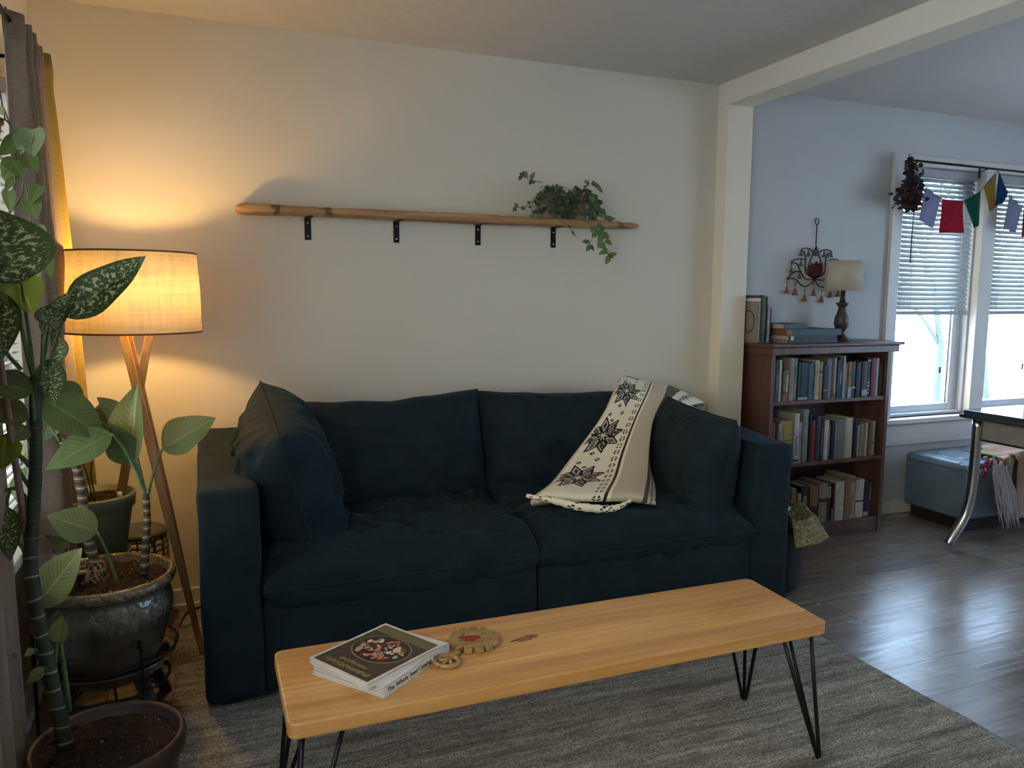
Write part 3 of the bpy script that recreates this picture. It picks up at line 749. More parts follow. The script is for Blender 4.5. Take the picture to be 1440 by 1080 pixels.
for row, (xx, y0_, y1_, hh_) in enumerate(((.050, .06, .155, .007), (.028, .03, .180, .010))):
    y = y0_
    while y < y1_:
        prism(b, blob(xx+rnd.uniform(-.001, .001)+.006*math.sin((y-W2/2)*18)*0, y, hh_*rnd.uniform(.6, 1), .0018, rnd.uniform(-.5, .5), y*900, 8, .7), H2, H2+.0007, 0, F2); y += rnd.uniform(.0048, .0075)
obj('worn_gold_lettering', b, gold, BK2)

# carved trivet
tv = thing('wooden_trivet', 'round carved wooden trivet with painted red berries beside the books', 'trivet', (.62, -1.655, TZ))
tc_ = V((.628, -1.640)); R0 = .066; TZ1 = TZ+.014
b = nb(); N = 13; pts = []
for k in range(N):
    a0 = 2*PI*k/N
    for f_, rr_ in ((.00, R0*.80), (.10, R0*.78), (.20, R0*.82), (.24, R0*.97), (.32, R0*1.0), (.50, R0*1.01), (.70, R0*1.01), (.88, R0*1.0), (.96, R0*.97)):
        a = a0+f_*2*PI/N; pts.append((tc_.x+rr_*math.cos(a), tc_.y+rr_*math.sin(a)))
prism(b, pts, TZ+.004, TZ1+.003)
trw = wood('trivet_wood', (.30, .17, .06), (.46, .29, .12), 0, .5, 2)
o = obj('disc', b, trw, tv); bevm(o, .0022, 2)
b = nb()
for k in range(3): a = 2*PI*k/3+.3; box(b, tc_.x+.04*math.cos(a)-.006, tc_.x+.04*math.cos(a)+.006, tc_.y+.04*math.sin(a)-.006, tc_.y+.04*math.sin(a)+.006, TZ, TZ+.005)
obj('peg_foot', b, trw, tv)
# handle: pierced heart shaped lobe
hc = V((.528, -1.725)); b = nb()
def ringprism(pts_o, w, z0, z1):
    P = [V((q[0], q[1], (z0+z1)/2)) for q in pts_o]; P.append(P[0]); tube(b, P, w, 8, cap=False)
d_ = V((tc_.x-hc.x, tc_.y-hc.y)).normalized(); n_2 = V((-d_.y, d_.x))
def hp_(u, v): return (hc.x+d_.x*u+n_2.x*v, hc.y+d_.y*u+n_2.y*v)
ringprism(smooth_path([hp_(*q)+(0,) for q in ((-.028, 0), (-.022, .020), (-.004, .030), (.016, .026), (.024, .010), (.020, 0), (.024, -.010), (.016, -.026), (-.004, -.030), (-.022, -.020))], 3), .0058, TZ+.002, TZ1)
for s in (1, -1): tube(b, [V((*hp_(.02, 0), TZ+.009)), V((*hp_(.004, s*.007), TZ+.009)), V((*hp_(-.008, s*.020), TZ+.009))], .0045, 8)
tube(b, [V((*hp_(.02, 0), TZ+.009)), V((*hp_(-.02, 0), TZ+.009))], .0035, 8)
tube(b, [V((*hp_(.018, 0), TZ+.009)), V((*hp_(.055, 0), TZ+.010))], .009, 8)
obj('handle', b, trw, tv, smooth=True)
b = nb(); rnd = random.Random(3); zz = TZ1+.003
for k in range(9):
    prism(b, blob(tc_.x-.012+rnd.uniform(-.018, .022), tc_.y+.002+rnd.uniform(-.012, .014)-k*.001, .011, .008, k, k, 12, .3), zz, zz+.0006+k*.00006, 0)
for q in ((-.035, -.005, .4), (.028, .012, .2), (-.02, .028, 1.0)): prism(b, blob(tc_.x+q[0], tc_.y+q[1], .010, .004, q[2], 4, 12, .3), zz, zz+.0005, 1)
for q in ((.0, .02, .2), (.02, .005, 1.2)): prism(b, blob(tc_.x+q[0], tc_.y+q[1], .009, .003, q[2], 8, 12, .3), zz, zz+.0005, 2)
obj('painted_berries', b, [plain('berry_red', (.30, .035, .02), .5), plain('berry_leaf_green', (.12, .17, .03), .5), plain('berry_cream', (.50, .36, .16), .5)], tv)

# ------------------------------------------------------------------ floor lamp
LC = V((-.235, -.41, 0))
lp = thing('floor_lamp', 'lit tripod floor lamp with cream drum shade and crossed wooden legs', 'lamp', (LC.x, LC.y, 0))
zb, zt_, rb, rt = 1.203, 1.487, .222, .213
b = nb(); lathe(b, LC.x, LC.y, [(rb, zb), (rb-.001, (zb+zt_)/2), (rt, zt_)], 64); o = obj('lamp_shade', b, M['shade'], lp); solid(o, .0015)
b = nb()
for r_, z in ((rb, zb+.002), (rt, zt_-.002)): tube(b, [(LC.x+r_*math.cos(2*PI*k/64), LC.y+r_*math.sin(2*PI*k/64), z) for k in range(65)], .0035, 6, cap=False)
obj('shade_rim', b, plain('rim_brown', (.16, .10, .05), .6), lp)
b = nb(); rt2 = rt
for k in range(3):
    a = 2*PI*k/3+.4; tube(b, [(LC.x, LC.y, zt_-.06), (LC.x+rt2*math.cos(a), LC.y+rt2*math.sin(a), zt_-.012)], .002, 6)
tube(b, [(LC.x, LC.y, 1.215), (LC.x, LC.y, 1.32)], .012, 10)
obj('harp', b, M['black'], lp)
bulb = nb(); bmesh.ops.create_uvsphere(bulb, u_segments=16, v_segments=12, radius=.032)
for v in bulb.verts: v.co += V((LC.x, LC.y, 1.355))
t_ = NT('bulb_glow'); t_.n.remove(t_.b); em = t_.n.new('ShaderNodeEmission'); em.inputs[0].default_value = (1, .60, .20, 1); em.inputs[1].default_value = 165; t_.l.new(em.outputs[0], t_.out.inputs[0])
obj('bulb', bulb, t_.m, lp, smooth=True)
def leg3(top, foot, w=.016):
    b = nb(); top, foot = V(top), V(foot); d = (foot-top).normalized(); x = d.cross(V((0, 1, 0))).normalized(); y = d.cross(x)
    def ring(p, a, c): return [b.verts.new(p+x*sx*a+y*sy*c) for sx, sy in ((-1, -1), (1, -1), (1, 1), (-1, 1))]
    R = [ring(top, w*.85, w*.55), ring(top.lerp(foot, .5), w, w*.6), ring(foot, w*.62, w*.5)]
    for p, q in zip(R, R[1:]):
        for k in range(4): b.faces.new((p[k], p[(k+1) % 4], q[(k+1) % 4], q[k]))
    b.faces.new(R[0][::-1]); b.faces.new(R[2]); o = obj('leg', b, M['lampwood'], lp); bevm(o, .004, 2); return o
leg3((-.275, -.43, 1.21), (-.055, -.53, .013))
leg3((-.185, -.44, 1.21), (-.44, -.33, 0))
leg3((-.262, -.395, 1.21), (-.082, -.235, RT))
b = nb(); tube(b, smooth_path([(-.24, -.58, .006), (-.19, -.46, .006), (-.15, -.30, .006), (-.12, -.13, .018), (-.05, -.07, .018), (.05, -.03, .018)], 6), .004, 6)
obj('power_cord', b, M['black'], lp)

# ------------------------------------------------------------------ live-edge wall shelf
sh = thing('wall_shelf', 'long live-edge wooden shelf on four black brackets above the sofa', 'shelf', (1.08, 0, 1.67))
b = nb(); SXA, SXB = .135, 2.03
def shelf_sec(u, v):
    x = SXA+(SXB-SXA)*u; th = .020*(1+.18*noise.noise(V((x*3, 0, 0)))); D = .108+.010*noise.noise(V((x*2.2, 5, 0)))-.03*max(0, (u-.86)/.14)**2
    end = min(1, min(u, 1-u)/.012)**.5; th *= .45+.55*end; th *= 1-.35*max(0, (u-.85)/.15)
    a = 2*PI*v; cx = math.cos(a); sz = math.sin(a)
    yy = -.003-D/2 + D/2*math.copysign(abs(cx)**.55, cx)*(.96+.04*end); zz = 1.690 + th*math.copysign(abs(sz)**.6, sz)
    if cx < 0: zz += .004*noise.noise(V((x*25, a, 0))); yy += .003*noise.noise(V((x*18, a*2, 3)))
    return V((x, yy, zz))
vs = grid(b, shelf_sec, 120, 24)
for e_ in (vs[0], vs[-1]): b.faces.new(e_[:-1])
bmesh.ops.remove_doubles(b, verts=b.verts, dist=.0005); bmesh.ops.recalc_face_normals(b, faces=b.faces)
obj('plank', b, M['shelfwood'], sh)
for x in (.428, .818, 1.208, 1.598):
    b = nb(); box(b, x-.014, x+.014, -.004, 0, 1.575, 1.672, .0015); box(b, x-.014, x+.014, -.092, 0, 1.668, 1.672, .0015)
    br = obj('bracket', b, M['black'], sh)
    b = nb()
    for z in (1.592, 1.648): lathe(b, 0, 0, [(0, .003), (.004, .002), (.005, 0)], 10); [setattr(v, 'co', V((x+v.co.x, -.004-v.co.z, z+v.co.y))) for v in b.verts if abs(v.co.y) < .02 and v.co.z < .1]
    obj('screw', b, M['chrome'], br)

# ------------------------------------------------------------------ leaves and plants
def leaf_bm(bm, base, tip, width, n=None, curl=0, fold=.15, shape='oval', wav=0, nu=12, nv=6, mi=0, seed=0):
    base, tip = V(base), V(tip); d = tip-base; L = d.length; d.normalize()
    n = V(n) if n is not None else V((0, -1, .35)); n = (n-d*n.dot(d))
    n = n.normalized() if n.length > 1e-4 else d.orthogonal().normalized()
    s = d.cross(n)
    lay = bm.loops.layers.uv.verify()
    def w(t):
        if shape == 'heart': return (math.sin(PI*min(1, (t+.04)/1.04)**.58)**.7)*(1-.25*t)
        if shape == 'lance': return math.sin(PI*min(1, t**.72))**.9
        return (math.sin(PI*(t**.78))**.82)*(1-.18*t**3) if 0 < t < 1 else 0
    V_ = []
    for i in range(nu+1):
        t = i/nu; ww = width/2*max(.02, w(min(t, .998))); row = []
        for j in range(nv+1):
            q = -1+2*j/nv; back = (-.10*L*abs(q)**1.6*(1-t)**3 if shape == 'heart' else 0)
            p = base + d*(L*t+back) + s*(ww*q) + n*(-fold*ww*abs(q)*-1 - curl*L*t*t + curl*L*.0) + n*(wav*ww*math.sin(t*11+q*2+seed)*abs(q))
            row.append(bm.verts.new(p))
        V_.append(row)
    for i in range(nu):
        for j in range(nv):
            f = bm.faces.new((V_[i][j], V_[i+1][j], V_[i+1][j+1], V_[i][j+1])); f.smooth = True; f.material_index = mi
            for lp, (a, c) in zip(f.loops, ((i, j), (i+1, j), (i+1, j+1), (i, j+1))): lp[lay].uv = (c/nv, a/nu)
def leaf(parent, base, tip, width, mat, petiole=None, **k):
    b = nb(); leaf_bm(b, base, tip, width, **k)
    o = obj('leaf', b, [mat, M['stem']], parent)
    if petiole:
        b = nb(); P = smooth_path([V(p) for p in petiole]+[V(base)], 5); tube(b, P, [.005-.0022*i/len(P) for i in range(len(P))], 7); obj('petiole', b, M['stem'], o)
    return o
PX = lambda px, Y: px*(Y+CD)*1.10/FPX    # rough metres for a span of px at depth Y

# ---- dieffenbachia in the dark pot nearest the camera
A = thing('potted_dumb_cane', 'tall mottled-leaf dumb cane in the dark brown pot at bottom left', 'plant', (-.25, -1.54, 0))
pcx, pcy = -.25, -1.54
b = nb(); lathe(b, pcx, pcy, [(0, .0), (.118, 0), (.125, .01), (.155, .25), (.160, .258), (.168, .262), (.170, .29), (.166, .302), (.158, .304), (.152, .295), (.148, .265), (0, .262)], 56)
obj('pot', b, plain('dark_brown_clay', (.045, .028, .022), .5, var=.2), A)
b = nb(); grid(b, lambda u, v: V((pcx+.150*u*math.cos(2*PI*v), pcy+.150*u*math.sin(2*PI*v), .276+.008*fbm(V((u*math.cos(2*PI*v)*6, u*math.sin(2*PI*v)*6, 1)))+.006*noise.noise(V((u*math.cos(2*PI*v)*30, u*math.sin(2*PI*v)*30, 1))))), 26, 60); obj('soil', b, M['soil'], A)
YA = -1.50
def pa(px, py, dy=0): return at(px, py, YA+dy)
b = nb(); P = smooth_path([V((pa(95, 1078)[0], YA, .27)), pa(86, 1020), pa(76, 975), pa(62, 910), pa(50, 850), pa(43, 790), pa(46, 730), pa(50, 660), pa(50, 590), pa(50, 530)], 6)
tube(b, P, [.0185*(1-.35*i/len(P))*(1+.05*math.sin(i*1.9)) for i in range(len(P))], 14); obj('stem', b, M['cane'], A)
b = nb(); P = smooth_path([V((pa(102, 1075, .03)[0], YA+.03, .27)), pa(60, 900, .03), pa(36, 745, .0), pa(14, 600, -.03), pa(-4, 480, -.03)], 6); tube(b, P, .0075, 8); obj('stake', b, plain('stake_bamboo', (.22, .13, .09), .6, var=.2), A)
top = pa(50, 545)
LA = [ # base, tip, width px, mat, petiole pts, opts
 ((30, 398), (-18, 290), 92, 'leafm', [(48, 540), (42, 480)], dict(curl=.10, n=(.25, -1, .1))),
 ((90, 446), (207, 362), 46, 'leafm', [(56, 575), (66, 525)], dict(curl=-.05, n=(.1, -1, .45), wav=.15, fold=.3)),
 ((92, 446), (122, 404), 24, 'leafm', [(90, 450)], dict(curl=-.05, n=(-.3, -1, .45), fold=.2)),
 ((60, 470), (100, 408), 24, 'leafm', [(58, 560)], dict(curl=.05, shape='lance')),
 ((20, 385), (46, 440), 46, 'leafy', [(46, 530), (28, 450)], dict(curl=.1)),
 ((-8, 408), (6, 505), 46, 'leafm', [(30, 520), (4, 485)], dict(curl=-.1)),
 ((70, 428), (78, 462), 34, 'leafm', [(53, 545), (64, 490)], dict(curl=.1)),
 ((68, 505), (76, 568), 32, 'leafm', [(52, 600), (62, 560)], dict(curl=.1)),
 ((46, 552), (-30, 528), 52, 'leaf', [(50, 610)], dict(curl=.15, n=(0, -.6, 1))),
 ((40, 590), (-30, 562), 50, 'leaf', [(50, 640)], dict(curl=.2, n=(0, -.5, 1))),
 ((8, 610), (2, 660), 36, 'leafy', [(45, 690), (20, 650)], dict(curl=.1)),
 ((10, 712), (14, 790), 26, 'leafm', [(42, 740), (12, 718)], dict(curl=.0)),
 ((36, 598), (14, 620), 26, 'leafl', [(48, 640)], dict(curl=.1)),
 ((80, 905), (86, 868), 22, 'leafl', [(76, 950)], dict(curl=.1)),
 ((62, 938), (38, 962), 14, 'leafl', [(72, 950)], dict(curl=.2)),
 ((48, 912), (36, 922), 9, 'leafl', [(60, 920)], dict(curl=.2)),
]
for ba, ti, w, mt, pe, op in LA:
    dy = random.uniform(-.03, .03)
    leaf(A, pa(*ba, dy), pa(*ti, dy-.02), PX(w, YA), M[mt], [pa(*q) for q in pe], **op)
for p_ in ([(48, 720), (25, 688), (0, 692)], [(46, 750), (20, 735), (8, 720), (14, 690)], [(44, 800), (28, 765), (0, 760)], [(48, 660), (20, 635), (0, 632)]):
    b = nb(); P = smooth_path([pa(*q) for q in p_], 5); tube(b, P, [.006-.003*i/len(P) for i in range(len(P))], 7); obj('petiole', b, M['stem'], A)
b = nb(); P = smooth_path([pa(98, 1000, .04), pa(90, 940, .04), pa(82, 890, .04)], 5); tube(b, P, .006, 8); obj('side_shoot', b, M['stem'], A)

# ---- glazed pot plant
gx, gy = -.318, -.885
G = thing('potted_foliage_plant', 'leafy plant with banded canes in the olive brown glazed pot', 'plant', (gx, gy, .17))
b = nb(); lathe(b, gx, gy, [(0, .185), (.135, .185), (.14, .19), (.155, .24), (.180, .32), (.190, .37), (.190, .40), (.182, .425), (.178, .436), (.186, .447), (.200, .455), (.203, .468), (.198, .482), (.188, .486), (.178, .478), (.172, .45), (0, .45)], 72)
obj('pot', b, M['glaze'], G)
b = nb(); lathe(b, gx, gy, [(0, .165), (.125, .165), (.165, .185), (.188, .218), (.192, .222), (.188, .226), (.160, .197), (.12, .184), (0, .184)], 64); obj('saucer', b, M['glaze'], G)
b = nb(); grid(b, lambda u, v: V((gx+.177*u*math.cos(2*PI*v), gy+.177*u*math.sin(2*PI*v), .458+.012*(1-u*u)+.010*fbm(V((u*math.cos(2*PI*v)*6, u*math.sin(2*PI*v)*6, 5)))+.006*noise.noise(V((u*math.cos(2*PI*v)*34, u*math.sin(2*PI*v)*34, 1))))), 28, 64); obj('soil', b, M['soil'], G)
YG = -.88
def pg(px, py, dy=0): return at(px, py, YG+dy)
brownc = NT('brown_cane'); w_ = brownc.node('ShaderNodeTexWave', Scale=11.0, Distortion=2.0, _bands_direction='Z'); brownc.l.new(brownc.coord(), w_.inputs['Vector'])
brownc.col(brownc.ramp(w_.outputs['Fac'], [(.15, (.035, .04, .022)), (.5, (.20, .11, .055)), (.85, (.06, .055, .03)), (.97, (.45, .38, .28))])); brownc.bump(w_.outputs['Fac'], .4, .004); brownc.set(.7)
for pts_, r0, r1 in (([(152, 822), (132, 785), (122, 748), (114, 690), (103, 645), (82, 618)], .017, .012), ([(203, 806), (205, 770), (207, 735), (205, 690)], .0125, .010), ([(100, 812), (122, 808), (142, 826)], .014, .010), ([(80, 800), (70, 760), (62, 700), (60, 640)], .016, .012)):
    b = nb(); P = smooth_path([pg(*q) for q in pts_], 6); tube(b, P, [(r0+(r1-r0)*i/len(P))*(1+.07*math.sin(i*1.7)) for i in range(len(P))], 12); obj('cane', b, brownc.m, G)
LG = [
 ((186, 648), (190, 540), 48, 'leafl', [(206, 700), (196, 670)], dict(curl=.05, fold=.7, n=(-.6, -1, .1)), 0),
 ((172, 612), (122, 578), 46, 'leafl', [(207, 700), (190, 650)], dict(curl=.05, n=(0, -.6, .8)), .02),
 ((178, 596), (134, 560), 34, 'leafl', [(206, 700), (192, 640)], dict(curl=-.05, n=(0, -.6, 1)), .05),
 ((182, 652), (158, 598), 36, 'leaf', [(205, 690), (196, 670)], dict(curl=.1), -.02),
 ((228, 632), (300, 586), 46, 'leafl', [(207, 700), (216, 665)], dict(curl=.10, n=(.1, -1, .7), fold=.3, wav=.12), 0),
 ((158, 610), (60, 655), 46, 'leaf', [(207, 700), (180, 640)], dict(curl=.12, n=(.1, -1, 1.1), shape='lance'), -.08),
 ((60, 560), (150, 612), 54, 'leaf', [(84, 620), (66, 590)], dict(curl=.10, n=(.2, -1, 1), shape='lance'), -.04),
 ((118, 562), (60, 545), 34, 'leaf', [(100, 640), (110, 600)], dict(curl=.1, n=(.2, -1, .6), shape='lance'), .02),
 ((30, 640), (88, 600), 26, 'leafl', [(60, 690), (40, 660)], dict(curl=.1, shape='lance'), .02),
 ((20, 700), (52, 648), 24, 'leaf', [(60, 740)], dict(curl=.1, shape='lance'), .02),
 ((76, 568), (60, 620), 40, 'leaf', [(82, 618)], dict(curl=.08), -.02),
 ((137, 748), (68, 724), 42, 'leafl', [(166, 820), (150, 775)], dict(curl=.10, n=(0, -1, .6)), -.05),
 ((50, 852), (119, 770), 48, 'leafl', [(62, 880)], dict(curl=-.05, n=(-.3, -1, .5)), -.22),
 ((60, 762), (22, 742), 30, 'leaf', [(66, 775)], dict(curl=.1), 0),
 ((96, 765), (66, 750), 30, 'leaf', [(100, 800)], dict(curl=.1, n=(0, -.7, 1)), 0),
 ((52, 820), (50, 872), 30, 'leaf', [(66, 800)], dict(curl=.1), -.05),
 ((78, 470), (66, 520), 34, 'leafm', [(62, 640), (66, 590)], dict(curl=.1), 0),
 ((50, 660), (48, 620), 22, 'leafy', [(62, 690)], dict(curl=.1), 0),
]
for ba, ti, w, mt, pe, op, dy in LG:
    leaf(G, pg(*ba, dy), pg(*ti, dy-.03), PX(w, YG+dy), M[mt], [pg(*q, dy if abs(dy) < .1 else 0) for q in pe], **op)
b = nb()
for k in range(16):
    p = pg(random.uniform(118, 145), random.uniform(800, 822), -.03); tube(b, [p+V((0, 0, .03)), p+V((random.uniform(-.015, .015), -.01, .012)), p+V((random.uniform(-.03, .03), -.02, -.012))], .0014, 5)
obj('aerial_roots', b, plain('root_tan', (.35, .24, .14), .8), G)

# plant stand below the glazed pot
ST = thing('plant_stand', 'black ring plant stand with splayed wooden legs under the glazed pot', 'plant stand', (gx, gy, 0))
for sx, sy in ((1, 1), (1, -1), (-1, 1), (-1, -1)):
    b = nb(); top_ = V((gx+sx*.095, gy+sy*.095, .165)); ft = V((gx+sx*.148, gy+sy*.150, 0))
    if sx < 0: ft.x += .0
    q = [(-1, -1), (1, -1), (1, 1), (-1, 1)]
    r0 = [b.verts.new(top_+V((a*.020, c*.016, 0))) for a, c in q]; r1 = [b.verts.new(ft+V((a*.017, c*.014, 0))) for a, c in q]
    for k in range(4): b.faces.new((r0[k], r0[(k+1) % 4], r1[(k+1) % 4], r1[k]))
    b.faces.new(r0[::-1]); b.faces.new(r1); bmesh.ops.recalc_face_normals(b, faces=b.faces)
    o = obj('leg', b, M['darkleg'], ST); bevm(o, .002)
def circ(r, z, n=56): return [(gx+r*math.cos(2*PI*k/n), gy+r*math.sin(2*PI*k/n), z) for k in range(n+1)]
b = nb(); tube(b, circ(.197, .243), .004, 8, cap=False); obj('upper_ring', b, M['black'], ST)
b = nb(); tube(b, circ(.170, .140), .0045, 8, cap=False); obj('lower_ring', b, M['black'], ST)
for k in range(3):
    a = -1.02+2*PI*k/3; c, s = math.cos(a), math.sin(a)
    b = nb(); tube(b, smooth_path([(gx+.185*c, gy+.185*s, .295), (gx+.194*c, gy+.194*s, .315), (gx+.203*c, gy+.203*s, .30), (gx+.203*c, gy+.203*s, .15), (gx+.203*c, gy+.203*s, .0)], 5), .0055, 8); obj('upright', b, M['black'], ST)
for k in range(4):
    a = PI*k/4+.2; c, s = math.cos(a), math.sin(a); b = nb(); tube(b, [(gx-.17*c, gy-.17*s, .142), (gx-.12*c, gy-.12*s, .158), (gx+.12*c, gy+.12*s, .158), (gx+.17*c, gy+.17*s, .142)], .004, 6); obj('cross_rod', b, M['black'], ST)

# ---- grey-green plastic pot on a stool behind
nx, ny = -.395, -.47
sage = plain('sage_plastic', (.20, .25, .20), .45)
N_ = thing('potted_seedling', 'thin-stemmed plant in the grey-green plastic pot behind the glazed pot', 'plant', (nx, ny, .40))
b = nb(); lathe(b, nx, ny, [(0, .405), (.085, .405), (.10, .42), (.128, .585), (.130, .592), (.138, .594), (.141, .635), (.138, .640), (.130, .640), (.124, .61), (0, .61)], 48); obj('pot', b, sage, N_)
b = nb(); lathe(b, nx, ny, [(0, .395), (.10, .395), (.115, .41), (.118, .43), (.113, .43), (.105, .408), (0, .404)], 48); obj('saucer', b, sage, N_)
b = nb(); grid(b, lambda u, v: V((nx+.128*u*math.cos(2*PI*v), ny+.128*u*math.sin(2*PI*v), .615+.008*fbm(V((u*math.cos(2*PI*v)*5, u*math.sin(2*PI*v)*5, 9))))), 16, 44); obj('soil', b, M['soil'], N_)
for pts_, w in (([(135, 706), (128, 660), (140, 620), (148, 600)], None), ([(128, 706), (116, 670), (108, 655)], None), ([(131, 706), (122, 665), (112, 640)], None)):
    b = nb(); P = smooth_path([at(*q, ny) for q in pts_], 5); tube(b, P, .0035, 6); obj('stem', b, M['stem'], N_)
leaf(N_, at(148, 602, ny), at(150, 560, ny), PX(30, ny), M['leafl'], curl=.1)
leaf(N_, at(110, 648, ny), at(92, 600, ny), PX(30, ny), M['leaf'], curl=.1)
b = nb(); tube(b, [at(168, 700, ny-.03), at(168, 692, ny-.03)], .009, 10); obj('plant_tag', b, paper, N_)
SS = thing('side_stool', 'small dark stool carrying the grey-green plastic pot', 'stool', (nx, ny, 0))
b = nb(); lathe(b, nx, ny, [(0, .365), (.125, .365), (.13, .375), (.13, .385), (.125, .395), (0, .395)], 40); obj('seat', b, M['darkleg'], SS)
for k in range(3):
    a = 2*PI*k/3+.5; b = nb(); tube(b, [(nx+.08*math.cos(a), ny+.08*math.sin(a), .366), (nx+.11*math.cos(a), ny+.11*math.sin(a), 0)], [.014, .011], 10); obj('leg', b, M['darkleg'], SS)

# cream lattice basket behind
bx_, by_ = -.275, -.16
LB = thing('lattice_basket', 'cream honeycomb lattice bin standing by the wall behind the pots', 'basket', (bx_, by_, 0))
t_ = NT('honeycomb_lattice'); vo = t_.node('ShaderNodeTexVoronoi', Scale=1.0, _feature='DISTANCE_TO_EDGE'); vo.inputs['Randomness'].default_value = .15
t_.l.new(t_.coord((34, 34, 44)), vo.inputs['Vector']); t_.col(t_.ramp(vo.outputs['Distance'], [(.10, (.06, .04, .025)), (.16, (.75, .66, .52))])); t_.bump(vo.outputs['Distance'], .8, .01); latt = t_.set(.6)
b = nb(); lathe(b, bx_, by_, [(0, 0), (.095, 0), (.105, .06), (.105, .35), (.098, .385)], 40); obj('body', b, latt, LB)
b = nb(); lathe(b, bx_, by_, [(.098, .385), (.102, .39), (.10, .402), (.09, .41), (0, .412)], 40); obj('lid', b, plain('lid_grey', (.10, .10, .09), .5), LB)

# ---- trailing pothos in a hanging planter at the window
YP = -1.12
def pp(px, py, dy=0): return at(px, py, YP+dy)
PT = thing('hanging_pothos', 'trailing heart-leaved plant hanging in front of the taupe curtain', 'plant', tuple(pp(-12, 200)))
pc = pp(-30, 190)
b = nb(); lathe(b, pc.x, pc.y, [(0, pc.z-.06), (.035, pc.z-.06), (.050, pc.z+.03), (.056, pc.z+.032), (.056, pc.z+.045), (.05, pc.z+.045), (.045, pc.z+.02), (0, pc.z+.02)], 32); obj('pot', b, plain('planter_brown', (.04, .025, .02), .5), PT)
b = nb()
for k in range(3): a = 2*PI*k/3; tube(b, [(pc.x+.06*math.cos(a), pc.y+.06*math.sin(a), pc.z+.04), (pc.x, pc.y, ZC-.14)], .0018, 5)
tube(b, [(pc.x, pc.y, ZC-.15), (pc.x, pc.y, ZC)], .003, 6)
obj('hanger', b, M['black'], PT)
vines = [[(-10, 180), (2, 150), (12, 170), (22, 192), (30, 215), (34, 250), (42, 290), (44, 330), (52, 365), (56, 400)], [(-10, 182), (6, 168), (20, 190), (22, 230), (20, 262), (14, 290), (12, 315)], [(34, 250), (30, 275), (20, 292), (14, 300)], [(44, 318), (56, 338), (60, 352), (80, 345)]]
for vn in vines:
    b = nb(); tube(b, smooth_path([pp(*q) for q in vn], 5), .0022, 6); obj('vine', b, plain('vine_brown', (.10, .085, .04), .6), PT)
for ba, ti, w, mt in (((45, 182), (48, 222), 30, 'leaf'), ((30, 196), (0, 220), 26, 'leaf'), ((36, 185), (26, 215), 24, 'leaf'), ((38, 220), (52, 242), 20, 'leaf'), ((22, 226), (4, 250), 24, 'leaf'), ((18, 228), (34, 250), 22, 'leaf'), ((22, 242), (8, 272), 14, 'leaf'), ((12, 268), (16, 300), 14, 'leaf'), ((56, 262), (42, 288), 16, 'leaf'), ((42, 282), (52, 308), 22, 'leaf'), ((46, 318), (50, 350), 20, 'leaf'), ((54, 320), (62, 342), 16, 'leaf'), ((60, 358), (72, 388), 20, 'leaf'), ((40, 378), (54, 405), 22, 'leaf'), ((0, 160), (2, 148), 10, 'leaf')):
    leaf(PT, pp(*ba, random.uniform(-.02, .02)), pp(*ti, -.02), PX(w, YP), M[mt], shape='heart', curl=random.uniform(-.1, .2), n=(random.uniform(-.3, .3), -1, .3))

# ---- two ivy pots on the shelf
tan_clay = plain('tan_pot', (.22, .165, .11), .6, var=.15)
def ivy(px, label, seed, spread, npix, trails):
    c = at(px, 300, -.058); zb_ = 1.706
    I = thing('potted_ivy', label, 'plant', (c.x, -.058, zb_), 'trailing ivies on the wall shelf')
    b = nb(); lathe(b, c.x, -.058, [(0, zb_), (.040, zb_), (.043, zb_+.01), (.047, zb_+.10), (.050, zb_+.104), (.050, zb_+.118), (.045, zb_+.118), (.042, zb_+.10), (0, zb_+.10)], 28); obj('pot', b, tan_clay, I)
    b = nb(); rnd = random.Random(seed)
    for k in range(npix):
        a = rnd.uniform(0, 2*PI); r_ = rnd.uniform(.0, 1)**.6
        p = V((c.x+spread[0]*r_*math.cos(a)+spread[3], -.08+.075*r_*math.sin(a)-.01, zb_+spread[1]+spread[2]*rnd.uniform(-1, 1)*(1-.5*r_*r_)-.05*r_*r_))
        if p.y > -.02: p.y = -.02-rnd.uniform(0, .02)
        d = V((math.cos(a)*.8+rnd.uniform(-.4, .4), math.sin(a)*.6-.3, rnd.uniform(-.8, .3))).normalized()
        leaf_bm(b, p, p+d*rnd.uniform(.018, .032), rnd.uniform(.014, .024), n=(rnd.uniform(-.6, .6), -1, rnd.uniform(0, 1)), shape='heart', nu=5, nv=4, mi=0 if rnd.random() < .8 else 1)
    for k in range(26):
        a = rnd.uniform(0, 2*PI); e = V((c.x+spread[0]*.9*math.cos(a)+spread[3], -.10+.05*math.sin(a), zb_+spread[1]+spread[2]*rnd.uniform(-1, .8)))
        tube(b, smooth_path([(c.x, -.058, zb_+.10), (c.x+(e.x-c.x)*.4, -.10, zb_+.145), e], 4), .0013, 4)
    obj('foliage', b, [M['ivy'], M['ivyl']], I)
    for tr, lv in trails:
        b = nb(); P = smooth_path([at(x, y, d) for x, y, d in tr], 5); tube(b, P, .0017, 5, mi=2)
        for (bx0, by0, tx, ty, w, lt) in lv:
            d = tr[-1][2]; leaf_bm(b, at(bx0, by0, d), at(tx, ty, d-.01), PX(w, -.1), n=(random.uniform(-.3, .3), -1, .3), shape='heart' if w > 7 else 'lance', nu=6, nv=4, mi=1 if lt else 0)
        obj('trailing_vine', b, [M['ivy'], M['ivyl'], M['stem']], I)
